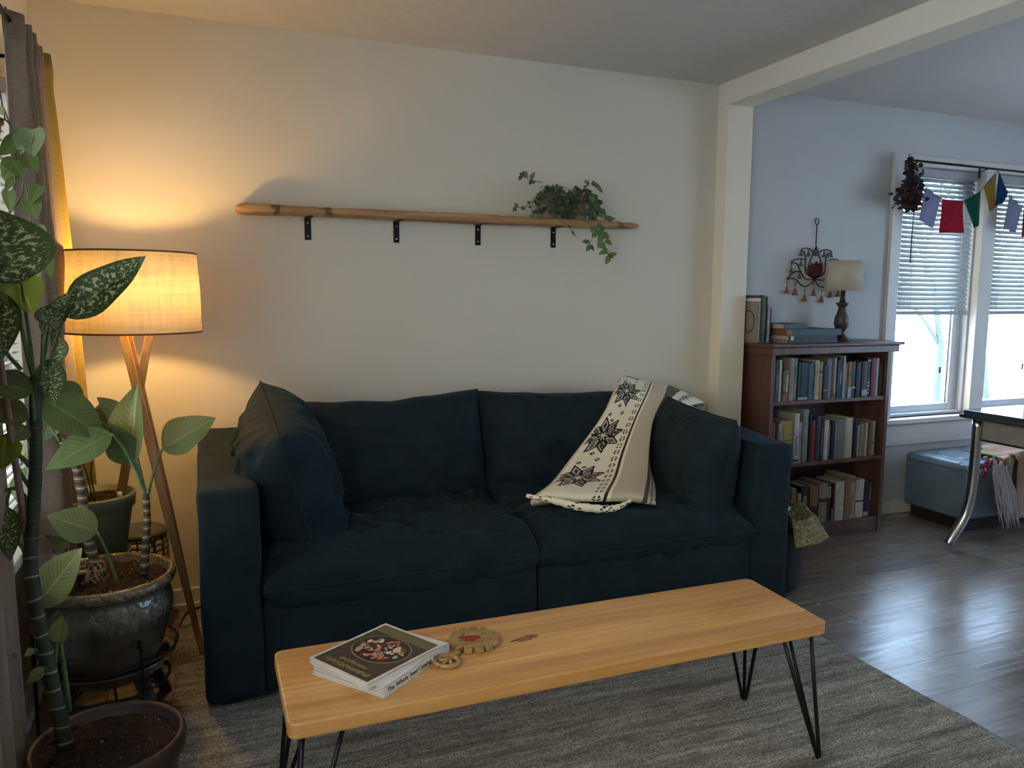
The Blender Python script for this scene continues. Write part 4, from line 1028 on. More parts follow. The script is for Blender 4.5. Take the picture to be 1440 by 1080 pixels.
ivy(768, 'ivy in a tan pot on the wall shelf, the one nearer the floor lamp', 4, (.080, .095, .065, .015), 190, [
  ([(762, 256, -.11), (748, 254, -.12), (740, 250, -.12), (732, 246, -.12)], [(748, 254, 744, 260, 6, 0), (742, 250, 734, 240, 7, 0), (746, 252, 752, 242, 6, 0), (736, 248, 730, 243, 6, 0), (733, 247, 730, 254, 6, 0), (738, 250, 741, 240, 7, 1), (750, 254, 745, 259, 8, 0)]),
  ([(765, 274, -.12), (752, 278, -.13), (746, 286, -.13), (738, 291, -.13), (726, 292, -.13)], [(746, 284, 741, 286, 5, 0), (738, 291, 733, 295, 6, 0), (727, 292, 724, 285, 6, 0), (726, 292, 721, 297, 6, 0), (747, 290, 743, 292, 4, 0)]),
  ([(756, 276, -.12), (749, 286, -.14), (748, 298, -.15), (753, 305, -.16)], [(748, 298, 754, 299, 5, 0), (750, 303, 745, 306, 5, 0)]),
  ([(775, 298, -.17), (790, 312, -.185), (802, 322, -.185), (811, 334, -.185)], [(804, 324, 808, 332, 4, 0), (798, 318, 804, 318, 4, 0)])])
ivy(812, 'ivy in a tan pot on the wall shelf, the one nearer the bookcase', 9, (.095, .090, .070, .0), 230, [
  ([(822, 262, -.11), (832, 258, -.12), (840, 262, -.12), (845, 268, -.12)], [(824, 258, 828, 254, 9, 0), (834, 258, 840, 264, 10, 1), (838, 260, 848, 272, 10, 1), (832, 258, 838, 257, 7, 0)]),
  ([(826, 278, -.13), (834, 286, -.14), (840, 296, -.15), (848, 304, -.16), (860, 308, -.16)], [(832, 276, 834, 288, 10, 1), (836, 286, 842, 296, 10, 0), (842, 300, 852, 304, 11, 1), (850, 306, 866, 308, 8, 0), (846, 296, 852, 302, 9, 0), (838, 292, 830, 300, 8, 0), (856, 308, 860, 311, 7, 0)]),
  ([(834, 298, -.17), (842, 316, -.19), (846, 330, -.19), (852, 350, -.19), (856, 362, -.19)], [(842, 324, 834, 332, 11, 1), (848, 318, 842, 330, 9, 0), (846, 328, 840, 350, 10, 1), (846, 330, 858, 334, 12, 1), (852, 338, 861, 345, 9, 1), (848, 334, 854, 326, 9, 0), (850, 344, 842, 349, 9, 1), (854, 352, 841, 358, 9, 1), (856, 360, 868, 356, 9, 1), (856, 362, 851, 372, 10, 1), (846, 342, 850, 352, 9, 1), (856, 358, 863, 363, 6, 0)]),
  ([(824, 305, -.18), (832, 324, -.19), (832, 338, -.19), (828, 346, -.19)], [(836, 320, 830, 326, 8, 1), (838, 328, 832, 334, 8, 1), (830, 340, 818, 340, 7, 0), (830, 344, 824, 354, 7, 0), (830, 344, 835, 353, 6, 0), (840, 316, 848, 322, 9, 0)])])

# ------------------------------------------------------------------ curtains
M['mustard'] = m_linen('mustard_linen', (.42, .31, .09), 420, .3, .25)
def curtain(label, fn, nu=110, nv=40, edge_frac=0):
    t = thing('window_curtain', label, 'curtain', tuple(fn(.5, 0)), 'taupe window curtains')
    b = nb(); grid(b, fn, nu, nv)
    if edge_frac:
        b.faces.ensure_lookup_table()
        for k, f_ in enumerate(b.faces): f_.material_index = 1 if k//nv < nu*edge_frac else 0  # mustard colour on the strip of faces along the far edge
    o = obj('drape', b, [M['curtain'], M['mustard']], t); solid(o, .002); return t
def far(u, v):   # u: far end (0) -> near end (1); v: top -> bottom
    z = 2.085 - v*1.78
    y_far = -.585 + .50*(v**.75); y_near = -1.02 + .10*v
    y = y_far + (y_near-y_far)*u
    fold = math.sin(u*2*PI*4.5+.6+.5*v)*(.024+.022*v) + math.sin(u*2*PI*10+1)*.007
    if v < .05: fold += .006*math.sin(u*90)
    xx = -.455 + fold - .012*v
    if v < .045: z += .004*math.sin(u*40)
    return V((xx, y, z))
curtain('taupe linen curtain hanging behind the plants beside the lit lamp shade', far, edge_frac=.13)
def near(u, v):
    z = 2.085 - v*2.05; y = -1.36 - .02*math.sin(v*3) - u*.62 - .03*(1-v)
    return V((-.452 + math.sin(u*2*PI*6)*.03*(1-math.exp(-u*9)), y, z))
curtain('shadowed taupe curtain at the bottom left edge in front of the brown pot', near)
rod = thing('curtain_rod', 'dark curtain rod over the living room window at top left', 'curtain rod', (-.455, -1.5, 2.06))
b = nb(); tube(b, [(-.455, -2.62, 2.062), (-.455, -.60, 2.062)], .008, 10); obj('pole', b, M['black'], rod)
for y in (-2.5, -.66):
    b = nb(); tube(b, [(-.455, y, 2.052), (XL, y, 2.052)], .006, 8); box(b, XL, XL+.006, y-.015, y+.015, 2.02, 2.085); obj('bracket', b, M['black'], rod)

# ------------------------------------------------------------------ bookcase
BX0, BX1, BYF, BYB, BH = 2.752, 3.590, -.250, -.018, 1.050
bc = thing('bookcase', 'reddish brown wooden bookcase with three shelves full of books', 'bookcase', ((BX0+BX1)/2, -.13, 0))
def bcb(name, *a, m='bookcase', bev=.002):
    b = nb(); box(b, *a); o = obj(name, b, M[m], bc); bevm(o, bev); return o
bcb('side_panel', BX0, BX0+.02, BYF, BYB, 0, BH); bcb('side_panel', BX1-.02, BX1, BYF, BYB, 0, BH)
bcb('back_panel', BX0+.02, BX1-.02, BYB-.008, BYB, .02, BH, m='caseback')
bcb('top_board', BX0-.035, BX1+.055, BYF-.045, BYB+.002, 1.078, 1.097, bev=.006)
bcb('cornice', BX0-.016, BX1+.036, BYF-.026, BYB, 1.038, 1.078, bev=.004)
SH = [.786, .442, .088]
for z in SH: bcb('shelf', BX0+.02, BX1-.02, BYF+.004, BYB-.008, z-.02, z)
bcb('plinth', BX0+.02, BX1-.02, BYF+.004, BYF+.022, 0, .068)
bcb('face_trim', BX0, BX0+.024, BYF-.004, BYF, 0, 1.038, bev=.001)
bcb('face_trim', BX1-.024, BX1, BYF-.004, BYF, 0, 1.038, bev=.001)

cols_ = {'white': (.62, .61, .60), 'cream': (.55, .50, .38), 'beige': (.36, .31, .25), 'tan': (.30, .22, .13), 'grey': (.22, .22, .22), 'dark grey': (.06, .06, .065), 'black': (.012, .012, .014), 'navy': (.012, .022, .05), 'blue': (.04, .08, .14), 'teal': (.05, .11, .12), 'pale green': (.28, .32, .26), 'green': (.07, .13, .05), 'dark green': (.012, .03, .025), 'olive': (.16, .16, .06), 'yellow': (.42, .33, .11), 'orange': (.34, .14, .06), 'red': (.33, .03, .03), 'crimson': (.22, .015, .035), 'maroon': (.09, .015, .015), 'brown': (.09, .045, .025), 'lavender': (.42, .42, .50), 'silver': (.40, .42, .45)}
cols_ = {k: tuple(x*.72 for x in v) for k, v in cols_.items()}
ordn = ['first', 'second', 'third', 'fourth', 'fifth', 'sixth', 'seventh', 'eighth', 'ninth', 'tenth', 'eleventh', 'twelfth', 'thirteenth', 'fourteenth', 'fifteenth', 'sixteenth', 'seventeenth', 'eighteenth', 'nineteenth', 'twentieth', 'twenty-first', 'twenty-second', 'twenty-third', 'twenty-fourth', 'twenty-fifth', 'twenty-sixth']
def book(x0, x1, yf, dep, z, h, col, label, group, deco=None, tilt=0):
    w = x1-x0; t = thing('book', label, 'book', ((x0+x1)/2, yf+dep/2, z), group)
    mt = plain('book_'+col.replace(' ', '_'), cols_[col], .5, var=.12)
    T = Matrix.Translation(V((x0, yf, z))) @ Matrix.Rotation(tilt, 4, 'Y') @ Matrix.Translation(-V((x0, yf, z)))
    b = nb(); c_ = min(.0025, w*.16)
    box(b, x0, x0+c_, yf, yf+dep, z, z+h, mtx=T); box(b, x1-c_, x1, yf, yf+dep, z, z+h, mtx=T)
    n = 4   # rounded spine
    for k in range(n):
        u0, u1 = k/n, (k+1)/n; bul = .0035*math.sin(PI*(k+.5)/n)
        box(b, x0+w*u0, x0+w*u1, yf-bul, yf+.002, z, z+h, mtx=T)
    obj('cover', b, mt, t)
    b = nb(); box(b, x0+c_, x1-c_, yf+.002, yf+dep-.004, z+.003, z+h-.003, mtx=T); obj('page_block', b, plain('old_pages', (.42, .38, .30), .8), t)
    if deco:
        for (kind, a, c2, cc) in deco:
            dm = plain('book_'+cc.replace(' ', '_'), cols_[cc], .5, var=.12)
            b = nb()
            if kind == 'band': box(b, x0+w*.02, x1-w*.02, yf-.0048, yf-.001, z+h*a, z+h*c2, mtx=T)
            if kind == 'title':
                k = a
                while k < c2: box(b, x0+w*.32, x1-w*.32, yf-.0050, yf-.001, z+h*k, z+h*(k+.018), mtx=T); k += .034
            if kind == 'dots':
                for q in range(4): box(b, x0+w*.25, x1-w*.25, yf-.0050, yf-.001, z+h*(a+q*(c2-a)/4), z+h*(a+q*(c2-a)/4+.035), mtx=T)
            obj('title_print' if kind != 'band' else 'spine_label', b, dm, t)
    return t
def zoomx5(zx): return at(1070+zx/7.58, 560, BYF+.02).x
def zoomx6(zx): return at(1070+zx/5.4, 640, BYF+.02).x
T_ = [(130, 182, .215, 'dark grey', 0, [('title', .3, .7, 'grey')]), (183, 214, .222, 'white', 0, None), (222, 258, .165, 'olive', 0, [('band', .25, .32, 'black')]), (261, 292, .162, 'cream', 0, [('band', .0, .3, 'red'), ('band', .88, .94, 'red')]), (296, 340, .232, 'beige', 0, [('title', .2, .85, 'grey')]), (344, 384, .228, 'pale green', 0, [('title', .4, .8, 'teal')]),
 (387, 488, .205, 'dark green', -.012, [('band', .02, .08, 'silver')]), (491, 530, .20, 'teal', 0, None), (532, 560, .205, 'blue', 0, [('title', .2, .6, 'teal')]), (565, 603, .215, 'cream', 0, [('title', .1, .9, 'beige')]), (612, 654, .206, 'yellow', 0, [('band', .7, .76, 'black'), ('title', .1, .6, 'tan')]), (658, 702, .185, 'navy', 0, [('band', .24, .28, 'silver')]),
 (706, 762, .218, 'grey', .01, None), (764, 794, .225, 'beige', 0, [('band', .05, .1, 'dark grey')]), (797, 820, .21, 'blue', 0, None), (823, 858, .225, 'navy', 0, [('title', .35, .65, 'white'), ('title', .1, .25, 'teal')]), (860, 882, .235, 'silver', 0, None), (885, 915, .19, 'tan', 0, [('band', .05, .5, 'teal')]), (917, 952, .20, 'orange', 0, [('band', .0, .28, 'lavender'), ('band', .55, .7, 'green')]),
 (956, 1006, .20, 'black', 0, [('band', .25, .29, 'white')]), (1010, 1058, .195, 'navy', 0, None), (1062, 1118, .20, 'dark grey', 0, [('band', .04, .20, 'silver')]), (1122, 1154, .215, 'black', 0, [('dots', .08, .45, 'white'), ('band', .92, .96, 'silver')]), (1160, 1204, .215, 'crimson', 0, None), (1207, 1248, .215, 'lavender', 0, None), (1252, 1312, .195, 'brown', 0, None)]
M_ = [(66, 97, .232, 'red', 0, None), (100, 121, .228, 'black', 0, None), (123, 145, .222, 'silver', 0, [('title', .3, .8, 'dark grey')]), (150, 243, .235, 'yellow', .012, [('band', .0, .45, 'brown'), ('band', .52, .56, 'orange')]), (246, 281, .272, 'white', 0, [('title', .15, .55, 'dark grey'), ('band', .03, .07, 'navy')]), (284, 310, .222, 'lavender', 0, [('title', .3, .8, 'grey')]), (313, 351, .29, 'pale green', 0, None), (354, 372, .26, 'navy', 0, None),
 (375, 411, .228, 'red', 0, None), (413, 441, .248, 'blue', 0, None), (444, 472, .225, 'black', 0, [('title', .1, .8, 'grey')]), (475, 505, .224, 'white', 0, None), (507, 526, .215, 'dark grey', 0, [('title', .1, .9, 'silver')]), (528, 549, .215, 'navy', 0, None), (552, 632, .22, 'grey', .01, None), (636, 690, .228, 'cream', 0, None), (693, 722, .218, 'navy', 0, [('title', .1, .9, 'blue')]),
 (725, 744, .18, 'silver', 0, None), (746, 766, .188, 'beige', 0, [('title', .2, .7, 'grey')]), (768, 783, .18, 'tan', 0, None), (785, 802, .19, 'cream', 0, None), (808, 832, .19, 'olive', 0, None), (834, 860, .198, 'beige', 0, [('band', .35, .39, 'dark grey')])]
B_ = [(150, 190, .21, 'brown', 0, None), (193, 238, .19, 'dark grey', 0, None), (242, 280, .212, 'tan', 0, [('band', .0, .9, 'orange')]), (283, 296, .18, 'black', 0, None), (298, 321, .178, 'cream', 0, [('title', .2, .8, 'grey')]), (325, 386, .215, 'dark green', 0, [('title', .45, .75, 'silver'), ('band', .18, .26, 'olive'), ('band', .05, .1, 'grey')]), (391, 452, .212, 'orange', 0, [('band', .0, .32, 'black'), ('band', .32, .46, 'maroon')]), (457, 516, .222, 'beige', 0, [('band', .52, .62, 'maroon')]),
 (519, 550, .215, 'brown', 0, [('band', .62, .93, 'beige')]), (553, 574, .215, 'black', 0, [('band', .0, .33, 'grey')]), (576, 640, .225, 'white', -.05, None), (644, 683, .24, 'tan', -.05, None), (686, 726, .245, 'cream', -.03, [('title', .1, .62, 'red'), ('band', .86, .98, 'orange')]), (735, 793, .222, 'white', -.02, [('band', .42, .46, 'black')]), (796, 832, .21, 'navy', 0, [('band', .03, .14, 'silver')]), (836, 862, .19, 'maroon', 0, [('title', .5, .9, 'silver')])]
for shelf_i, (lst, zx, nm, z) in enumerate(((T_, zoomx5, 'top shelf', SH[0]), (M_, zoomx6, 'middle shelf', SH[1]), (B_, zoomx6, 'bottom shelf', SH[2]))):
    prev = BX0+.0245
    for k, (a, c, h, col, proud, deco) in enumerate(lst):
        x0, x1 = zx(a), zx(c); x0 = max(x0, prev+.0006); x1 = max(x1, x0+.006); prev = x1
        d = .155+.03*((k*37) % 5)/5; yf = BYF+.018+.012*((k*53) % 7)/7+proud*.3
        if yf+d > BYB-.012: d = BYB-.012-yf
        th = 'thick' if x1-x0 > .026 else ('slim' if x1-x0 < .014 else 'medium')
        hh = 'tall' if h > .22 else ('short' if h < .192 else '')
        book(x0, x1, yf, d, z, h, col, ' '.join(f'{hh} {th} {col} book on the bookcase {nm}, {ordn[k]} from the left'.split()), 'books on the bookcase '+nm, deco)

# things on top of the bookcase
ZT = 1.0975
def upright(x0, x1, yf, yb, h, col, label, extra=None):
    t = book(x0, x1, yf, yb-yf, ZT, h, col, label, 'books standing on top of the bookcase')
    return t
t = upright(2.722, 2.742, -.160, -.020, .215, 'beige', 'beige standing book with black ring on cover, next to the wall corner')
b = nb(); tube(b, [(2.7212, -.088+.050*math.cos(2*PI*k/40), ZT+.112+.058*math.sin(2*PI*k/40)) for k in range(41)], .0022, 5, cap=False); obj('ring_print', b, M['black'], t)
t = upright(2.744, 2.770, -.165, -.030, .252, 'green', 'tall green standing book behind the beige one on the bookcase top')
b = nb(); box(b, 2.7432, 2.744, -.155, -.03, ZT+.218, ZT+.236); obj('title_band', b, paper, t)
upright(2.772, 2.780, -.165, -.030, .245, 'black', 'thin black standing book right of the green one on the bookcase')
upright(2.782, 2.796, -.170, -.035, .20, 'lavender', 'pale standing book right of the thin black one on the bookcase')
upright(2.798, 2.804, -.17, -.035, .188, 'dark grey', 'thinnest dark standing book next to the flat stack')
def flat(x0, x1, y0, y1, z, h, col, label, rot=0, side=None, spine=None):
    t = thing('book', label, 'book', ((x0+x1)/2, (y0+y1)/2, z), 'books lying on top of the bookcase')
    c = V(((x0+x1)/2, (y0+y1)/2, 0)); T = Matrix.Translation(c) @ Matrix.Rotation(rot, 4, 'Z') @ Matrix.Translation(-c)
    mt = plain('book_'+col.replace(' ', '_'), cols_[col], .5, var=.12)
    b = nb(); box(b, x0, x1, y0, y1, z, z+.002, mtx=T); box(b, x0, x1, y0, y1, z+h-.002, z+h, mtx=T); box(b, x0, x1, y0-.002, y0+.002, z, z+h, mtx=T); obj('cover', b, mt, t)
    b = nb(); box(b, x0+.003, x1-.003, y0+.002, y1-.003, z+.002, z+h-.002, mtx=T); obj('page_block', b, plain('old_pages', (.42, .38, .30), .8), t)
    if side:
        b = nb(); box(b, x0-.0015, x0+.03, y0-.003, y1, z+.001, z+h-.001, mtx=T); obj('corner_panel', b, plain('book_'+side, cols_[side], .5), t)
    if spine:
        b = nb(); box(b, x0+.01, x0+.03, y0-.0035, y0, z+.003, z+h-.003, mtx=T); obj('spine_label', b, plain('book_'+spine.replace(' ', '_'), cols_[spine], .5), t)
flat(2.865, 3.21, -.235, -.03, ZT, .012, 'dark grey', 'dark thin book lying lowest in the flat stack on the bookcase', .0)
flat(2.865, 3.20, -.238, -.03, ZT+.0125, .028, 'black', 'black book with pale pages lying second from the bottom of the stack', .02, spine='white')
t_x = flat(2.860, 3.225, -.240, -.03, ZT+.041, .032, 'teal', 'large pale teal book with orange corner in the flat stack', -.02, side='orange')
flat(2.845, 3.03, -.20, -.04, ZT+.0735, .028, 'dark green', 'small dark green book lying topmost on the flat stack', .14)
# table lamp
lx, ly = 3.338, -.125
TL_ = thing('table_lamp', 'small unlit table lamp with cream shade standing on the bookcase', 'lamp', (lx, ly, ZT))
b = nb(); lathe(b, lx, ly, [(0, ZT), (.052, ZT), (.055, ZT+.006), (.048, ZT+.014), (.028, ZT+.028), (.018, ZT+.040), (.020, ZT+.052), (.034, ZT+.075), (.041, ZT+.10), (.036, ZT+.135), (.024, ZT+.165), (.020, ZT+.19), (.026, ZT+.195), (.036, ZT+.208), (.034, ZT+.212), (.018, ZT+.216), (.014, ZT+.24), (.013, ZT+.285), (0, ZT+.285)], 6 if False else 28)
obj('lamp_base', b, plain('dark_turned_wood', (.05, .032, .034), .35), TL_)
b = nb(); lathe(b, lx, ly, [(.101, ZT+.281), (.095, ZT+.445)], 48); o = obj('lamp_shade', b, M['shade2'], TL_); solid(o, .002)
b = nb(); tube(b, [(lx-.095, ly, ZT+.435), (lx+.095, ly, ZT+.435)], .0015, 5); tube(b, [(lx, ly-.095, ZT+.435), (lx, ly+.095, ZT+.435)], .0015, 5); tube(b, [(lx, ly, ZT+.28), (lx, ly, ZT+.44)], .006, 8); obj('harp', b, M['black'], TL_)

# lotus wall hanging: metal wire with little bells
WH = thing('lotus_wall_hanging', 'dark wire lotus ornament with small copper bells on the dining wall', 'wall hanging', (3.22, 0, 1.55))
def z7(x, y, d=-.012): return at(1090+x/5.4, 300+y/5.4, d)
wire = M['black']
b = nb(); c0 = z7(318, 62); tube(b, [c0+V((.013*math.cos(2*PI*k/20), 0, .017*math.sin(2*PI*k/20))) for k in range(21)], .0028, 6, cap=False)
tube(b, [z7(318, 82), z7(310, 245)], .003, 6); obj('hanging_rod', b, wire, WH)
curves = [[(312, 248), (288, 310), (262, 370), (250, 420), (262, 462), (298, 492)], [(312, 248), (330, 310), (348, 370), (355, 420), (345, 462), (300, 492)],
 [(290, 300), (265, 272), (230, 264), (198, 276), (222, 300), (232, 350), (228, 410), (245, 460), (296, 495)], [(332, 300), (355, 282), (390, 276), (430, 292), (398, 310), (382, 360), (382, 420), (360, 465), (302, 495)],
 [(228, 352), (190, 344), (150, 352), (122, 374), (160, 380), (180, 410), (200, 455), (235, 500), (294, 502)], [(386, 384), (430, 350), (470, 352), (505, 376), (462, 384), (440, 410), (410, 460), (375, 505), (300, 502)],
 [(188, 440), (150, 444), (118, 464), (93, 500), (130, 492), (165, 510), (200, 545), (230, 556), (265, 540), (296, 506)], [(400, 470), (440, 446), (480, 450), (520, 500), (470, 495), (440, 520), (400, 548), (372, 562), (330, 550), (300, 506)]]
b = nb()
for cv in curves: tube(b, smooth_path([z7(*q) for q in cv], 5), .0032, 6)
obj('lotus_wire', b, wire, WH)
b = nb(); prism(b, [(p.x, p.z) for p in [z7(*q) for q in ((250, 410), (252, 388), (268, 396), (276, 372), (292, 390), (314, 360), (328, 384), (340, 372), (345, 396), (355, 400), (352, 440), (335, 474), (300, 490), (268, 474))]], -.001, .001, 0, Matrix(((1, 0, 0, 0), (0, 0, -1, -.012), (0, 1, 0, 0), (0, 0, 0, 1)))); obj('lotus_petals', b, plain('copper_red', (.13, .045, .035), .5, .3), WH)
bells = [(88, 500, 608, 1), (150, 506, 622, 1), (222, 560, 668, 1), (290, 510, 628, 1), (350, 566, 678, 1), (416, 560, 640, 1), (478, 520, 634, 1), (196, 280, 322, .75), (252, 278, 328, .75), (310, 262, 325, .7), (370, 290, 334, .75), (425, 296, 334, .75), (122, 378, 450, .75), (194, 348, 402, .75), (184, 446, 494, .75)]
bell_m = plain('copper_bell', (.30, .12, .075), .45, .4); 
for (x, y0, y1, s) in bells:
    p0_, p1_ = z7(x, y0), z7(x, y1); r_ = .017*s; hh = .045*s
    b = nb(); lathe(b, p1_.x, p1_.y, [(r_, p1_.z), (r_*.62, p1_.z+hh*.35), (r_*.28, p1_.z+hh*.8), (0, p1_.z+hh)], 10); tube(b, [p0_, V((p1_.x, p1_.y, p1_.z+hh*.9))], .0012, 5)
    m_ = (p0_.z+p1_.z+hh)/2; lathe(b, p1_.x, p1_.y, [(0, m_-.008), (.005, m_), (0, m_+.008)], 8)
    obj('bell', b, bell_m if s == 1 else plain('grey_bell', (.12, .12, .13), .5, .4), WH)

# ------------------------------------------------------------------ prayer flags, rod, dried bunch
YF = -.075
rod2 = thing('curtain_rod', 'dark thin rod across the top of the dining window', 'curtain rod', tuple(at(1285, 226, YF)))
b = nb(); pL, pR = at(1280, 225, YF), at(1440, 242, YF); pR = pL+(pR-pL)*1.9; pR.z = pL.z+(pR.z-pL.z)
tube(b, [pL, pR], .0065, 8); obj('pole', b, M['black'], rod2)
for q in (pL+V((.03, 0, 0)), at(1389, 240, YF)+V((0, 0, .01))):
    b = nb(); tube(b, [q, V((q.x, -.018, q.z-.012))], .004, 6); box(b, q.x-.008, q.x+.008, -.022, -.0185, q.z-.05, q.z+.01); obj('bracket', b, M['black'], rod2)
def z8(x, y, d=YF-.02): return at(1240+x/7.2, 210+y/7.2, d)
st = [(340, 200), (440, 375), (600, 495), (700, 520), (830, 520), (920, 480), (1000, 420), (1100, 300), (1165, 232), (1190, 240), (1280, 440), (1430, 580), (1500, 610), (1620, 600)]
FS = thing('flag_string', 'dark cord holding the prayer flags across the dining window', 'string', tuple(z8(700, 520)), None)
b = nb(); tube(b, smooth_path([z8(*q) for q in st], 5), .0022, 6); obj('cord', b, plain('cord_dark', (.03, .04, .05), .7), FS)
def flag(pts, col, label, mark=None):
    # pts: top-left, top-right, bottom-right, bottom-left in zoom px
    a, b_, c, d = [z8(*q) for q in pts]
    f_ = thing('prayer_flag', label, 'flag', tuple((a+b_)/2), 'small cloth prayer flags')
    bm = nb()
    def fn(u, v):
        p = a.lerp(b_, u).lerp(d.lerp(c, u), v); p = p.copy(); p.y += .007*math.sin(u*9+v*2+len(label))*v - .006*v; return p
    grid(bm, fn, 14, 14); mt = m_linen('flag_'+col[0], col[1], 600, .55, .18); o = obj('cloth', bm, mt, f_); solid(o, .0006)
    if mark:
        bm = nb()
        for (u, v, w, h) in mark:
            p = fn(u, v); box(bm, p.x-w/2, p.x+w/2, p.y-.003, p.y-.0016, p.z-h/2, p.z+h/2)
        obj('printed_figure', bm, plain('flag_ink', (.12, .02, .03), .8), f_)
flag([(335, 225), (438, 375), (380, 440), (345, 330)], ('blue', (.03, .10, .18)), 'blue flag beside the dried bunch at the left end of the string')
flag([(440, 385), (600, 500), (500, 800), (375, 720)], ('pale_lilac', (.36, .38, .50)), 'pale lilac flag left of the red one, over the first blind')
flag([(612, 508), (822, 520), (818, 848), (578, 845)], ('red', (.42, .03, .06)), 'square red flag with a small dark figure, over the first blind', [(.5, .36, .004, .016), (.5, .42, .016, .004), (.5, .5, .006, .02), (.38, .6, .010, .012), (.62, .6, .010, .012), (.46, .53, .014, .004), (.55, .47, .014, .004)])
flag([(832, 520), (1000, 420), (985, 760), (920, 805)], ('green', (.02, .14, .09)), 'green pointed flag right of the red one by the mullion')
flag([(1030, 380), (1160, 245), (1140, 590), (1085, 630)], ('ochre', (.40, .25, .05)), 'ochre yellow flag hanging over the window mullion')
flag([(1185, 240), (1280, 440), (1215, 545), (1140, 575)], ('royal_blue', (.02, .08, .20)), 'darker blue flag right of the ochre one')
flag([(1290, 470), (1425, 590), (1335, 850), (1230, 800)], ('lilac_grey', (.33, .35, .44)), 'lilac grey flag right of the darker blue one')
flag([(1440, 590), (1640, 605), (1640, 895), (1392, 888)], ('red', (.42, .03, .06)), 'red flag cut off by the right edge of the photo')
DB = thing('dried_flower_bunch', 'dark dried flower bunch hanging at the left end of the dining rod', 'dried flowers', tuple(z8(290, 110, YF-.03)))
rnd = random.Random(9)
b = nb()
for k in range(34):
    x1_, y1_ = rnd.uniform(190, 400), rnd.uniform(380, 560)
    tube(b, smooth_path([z8(290+rnd.uniform(-30, 30), 80, YF-.03), z8(290+(x1_-290)*.3, 240, YF-.03+rnd.uniform(-.02, .02)), z8(x1_, y1_, YF-.03+rnd.uniform(-.03, .02))], 4), .0025, 5)
for k in range(12): tube(b, [z8(285, 100, YF-.03), z8(285+rnd.uniform(-60, 70), 100+rnd.uniform(-60, 70), YF-.03+rnd.uniform(-.02, .02))], .003, 5)
obj('stems', b, plain('dried_stem', (.035, .028, .026), .8), DB)
b = nb()
for k in range(270):
    p = z8(rnd.gauss(288, 58), rnd.gauss(485, 55) if k > 60 else rnd.uniform(120, 480), YF-.03+rnd.uniform(-.04, .03)); p.y = min(p.y, -.03)
    if k <= 60: p.x = z8(290, 300).x+rnd.gauss(0, .014)
    d = V((rnd.uniform(-1, 1), rnd.uniform(-1, 1), rnd.uniform(-1, .4))).normalized(); leaf_bm(b, p, p+d*rnd.uniform(.026, .046), rnd.uniform(.020, .034), nu=4, nv=4, wav=.5, seed=k, mi=0 if rnd.random() < .6 else 1, n=(rnd.uniform(-1, 1), -1, 0))
obj('petals', b, [plain('dried_petal', (.07, .025, .022), .8), plain('dried_petal_dark', (.022, .018, .022), .8)], DB)

# ------------------------------------------------------------------ ottoman, blanket, dining table
OX0, OX1, OY0, OY1 = 3.985, 4.95, -.475, -.05
OT = thing('storage_ottoman', 'blue-grey leather tufted ottoman bench under the dining window', 'ottoman', ((OX0+OX1)/2, (OY0+OY1)/2, 0))
leather = NT('grey_leather'); v_ = leather.coord(); leather.col(leather.ramp(leather.noise(v_, 8, 3), [(.3, (.12, .17, .22)), (.7, (.155, .22, .28))])); leather.bump(leather.noise(v_, 160, 3), .2, .003); leather.set(.42, spec=.5)
b = nb(); box(b, OX0, OX1, OY0, OY1, .075, .365, .02, 3); obj('body', b, leather.m, OT, smooth='auto')
b = nb(); box(b, OX0+.04, OX1-.04, OY0+.035, OY1-.03, 0, .078); obj('base', b, M['darkleg'], OT)
b = nb()
def otop(i, j):
    u, v = 2*i-1, 2*j-1; x = (OX0+OX1)/2+(OX1-OX0)/2*u; y = (OY0+OY1)/2+(OY1-OY0)/2*v
    e = ((1-abs(u)**14)*(1-abs(v)**10)); z = .365+.045*max(0, e)**.3
    for bx in (4.13, 4.36, 4.59, 4.82):
        for by in (-.36, -.17):
            d2 = ((x-bx)**2+(y-by)**2); z -= .022*math.exp(-d2/.0011)+.008*math.exp(-d2/.008)
    g_ = min(abs(x-OX0-.07), abs(x-OX1+.07), abs(y-OY0-.06), abs(y-OY1+.05)); z -= .006*math.exp(-(g_/.006)**2)
    return V((x, y, z))
grid(b, otop, 130, 64); obj('cushioned_lid', b, leather.m, OT)
for bx in (4.13, 4.36, 4.59, 4.82):
    for by in (-.36, -.17):
        b = nb(); lathe(b, bx, by, [(0, .402), (.010, .399), (.012, .392)], 12); obj('button', b, leather.m, OT)
# blanket over the ottoman
def stripe_mat(name, rot=0):
    t = NT(name); w = t.noise(t.coord((26, 2, 2)), 1, 2, .5)
    t.col(t.ramp(w, [(.30, (.50, .45, .36)), (.42, (.45, .12, .05)), (.5, (.55, .50, .42)), (.56, (.10, .28, .22)), (.62, (.50, .30, .08)), (.70, (.45, .08, .06))])); t.bump(t.noise(t.coord(), 300, 2), .4, .003); return t.set(.95, spec=.1)
BL = thing('plaid_blanket', 'colourful striped fringed blanket lying on the ottoman beneath the dining table', 'blanket', (4.35, -.3, .41))
b = nb()
def bl(u, v):
    x = 4.20+.13*u+.010*math.sin(v*7); 
    q = v*.46
    if q < .20: y = -.30-q*1.0; z = .425+.012*math.sin(u*8+v*5)
    else: y = -.497-.006*math.sin(u*9); z = .425-(q-.20)
    return V((x-.02*v, y-.004, z))
grid(b, bl, 20, 30); o = obj('woven_cloth', b, stripe_mat('plaid_stripes'), BL); solid(o, .008)
b = nb(); rnd = random.Random(2)
kn = [at(1388+rnd.uniform(-16, 16), 652+rnd.uniform(-10, 12), -.50-rnd.uniform(.0, .02)) for _ in range(26)]
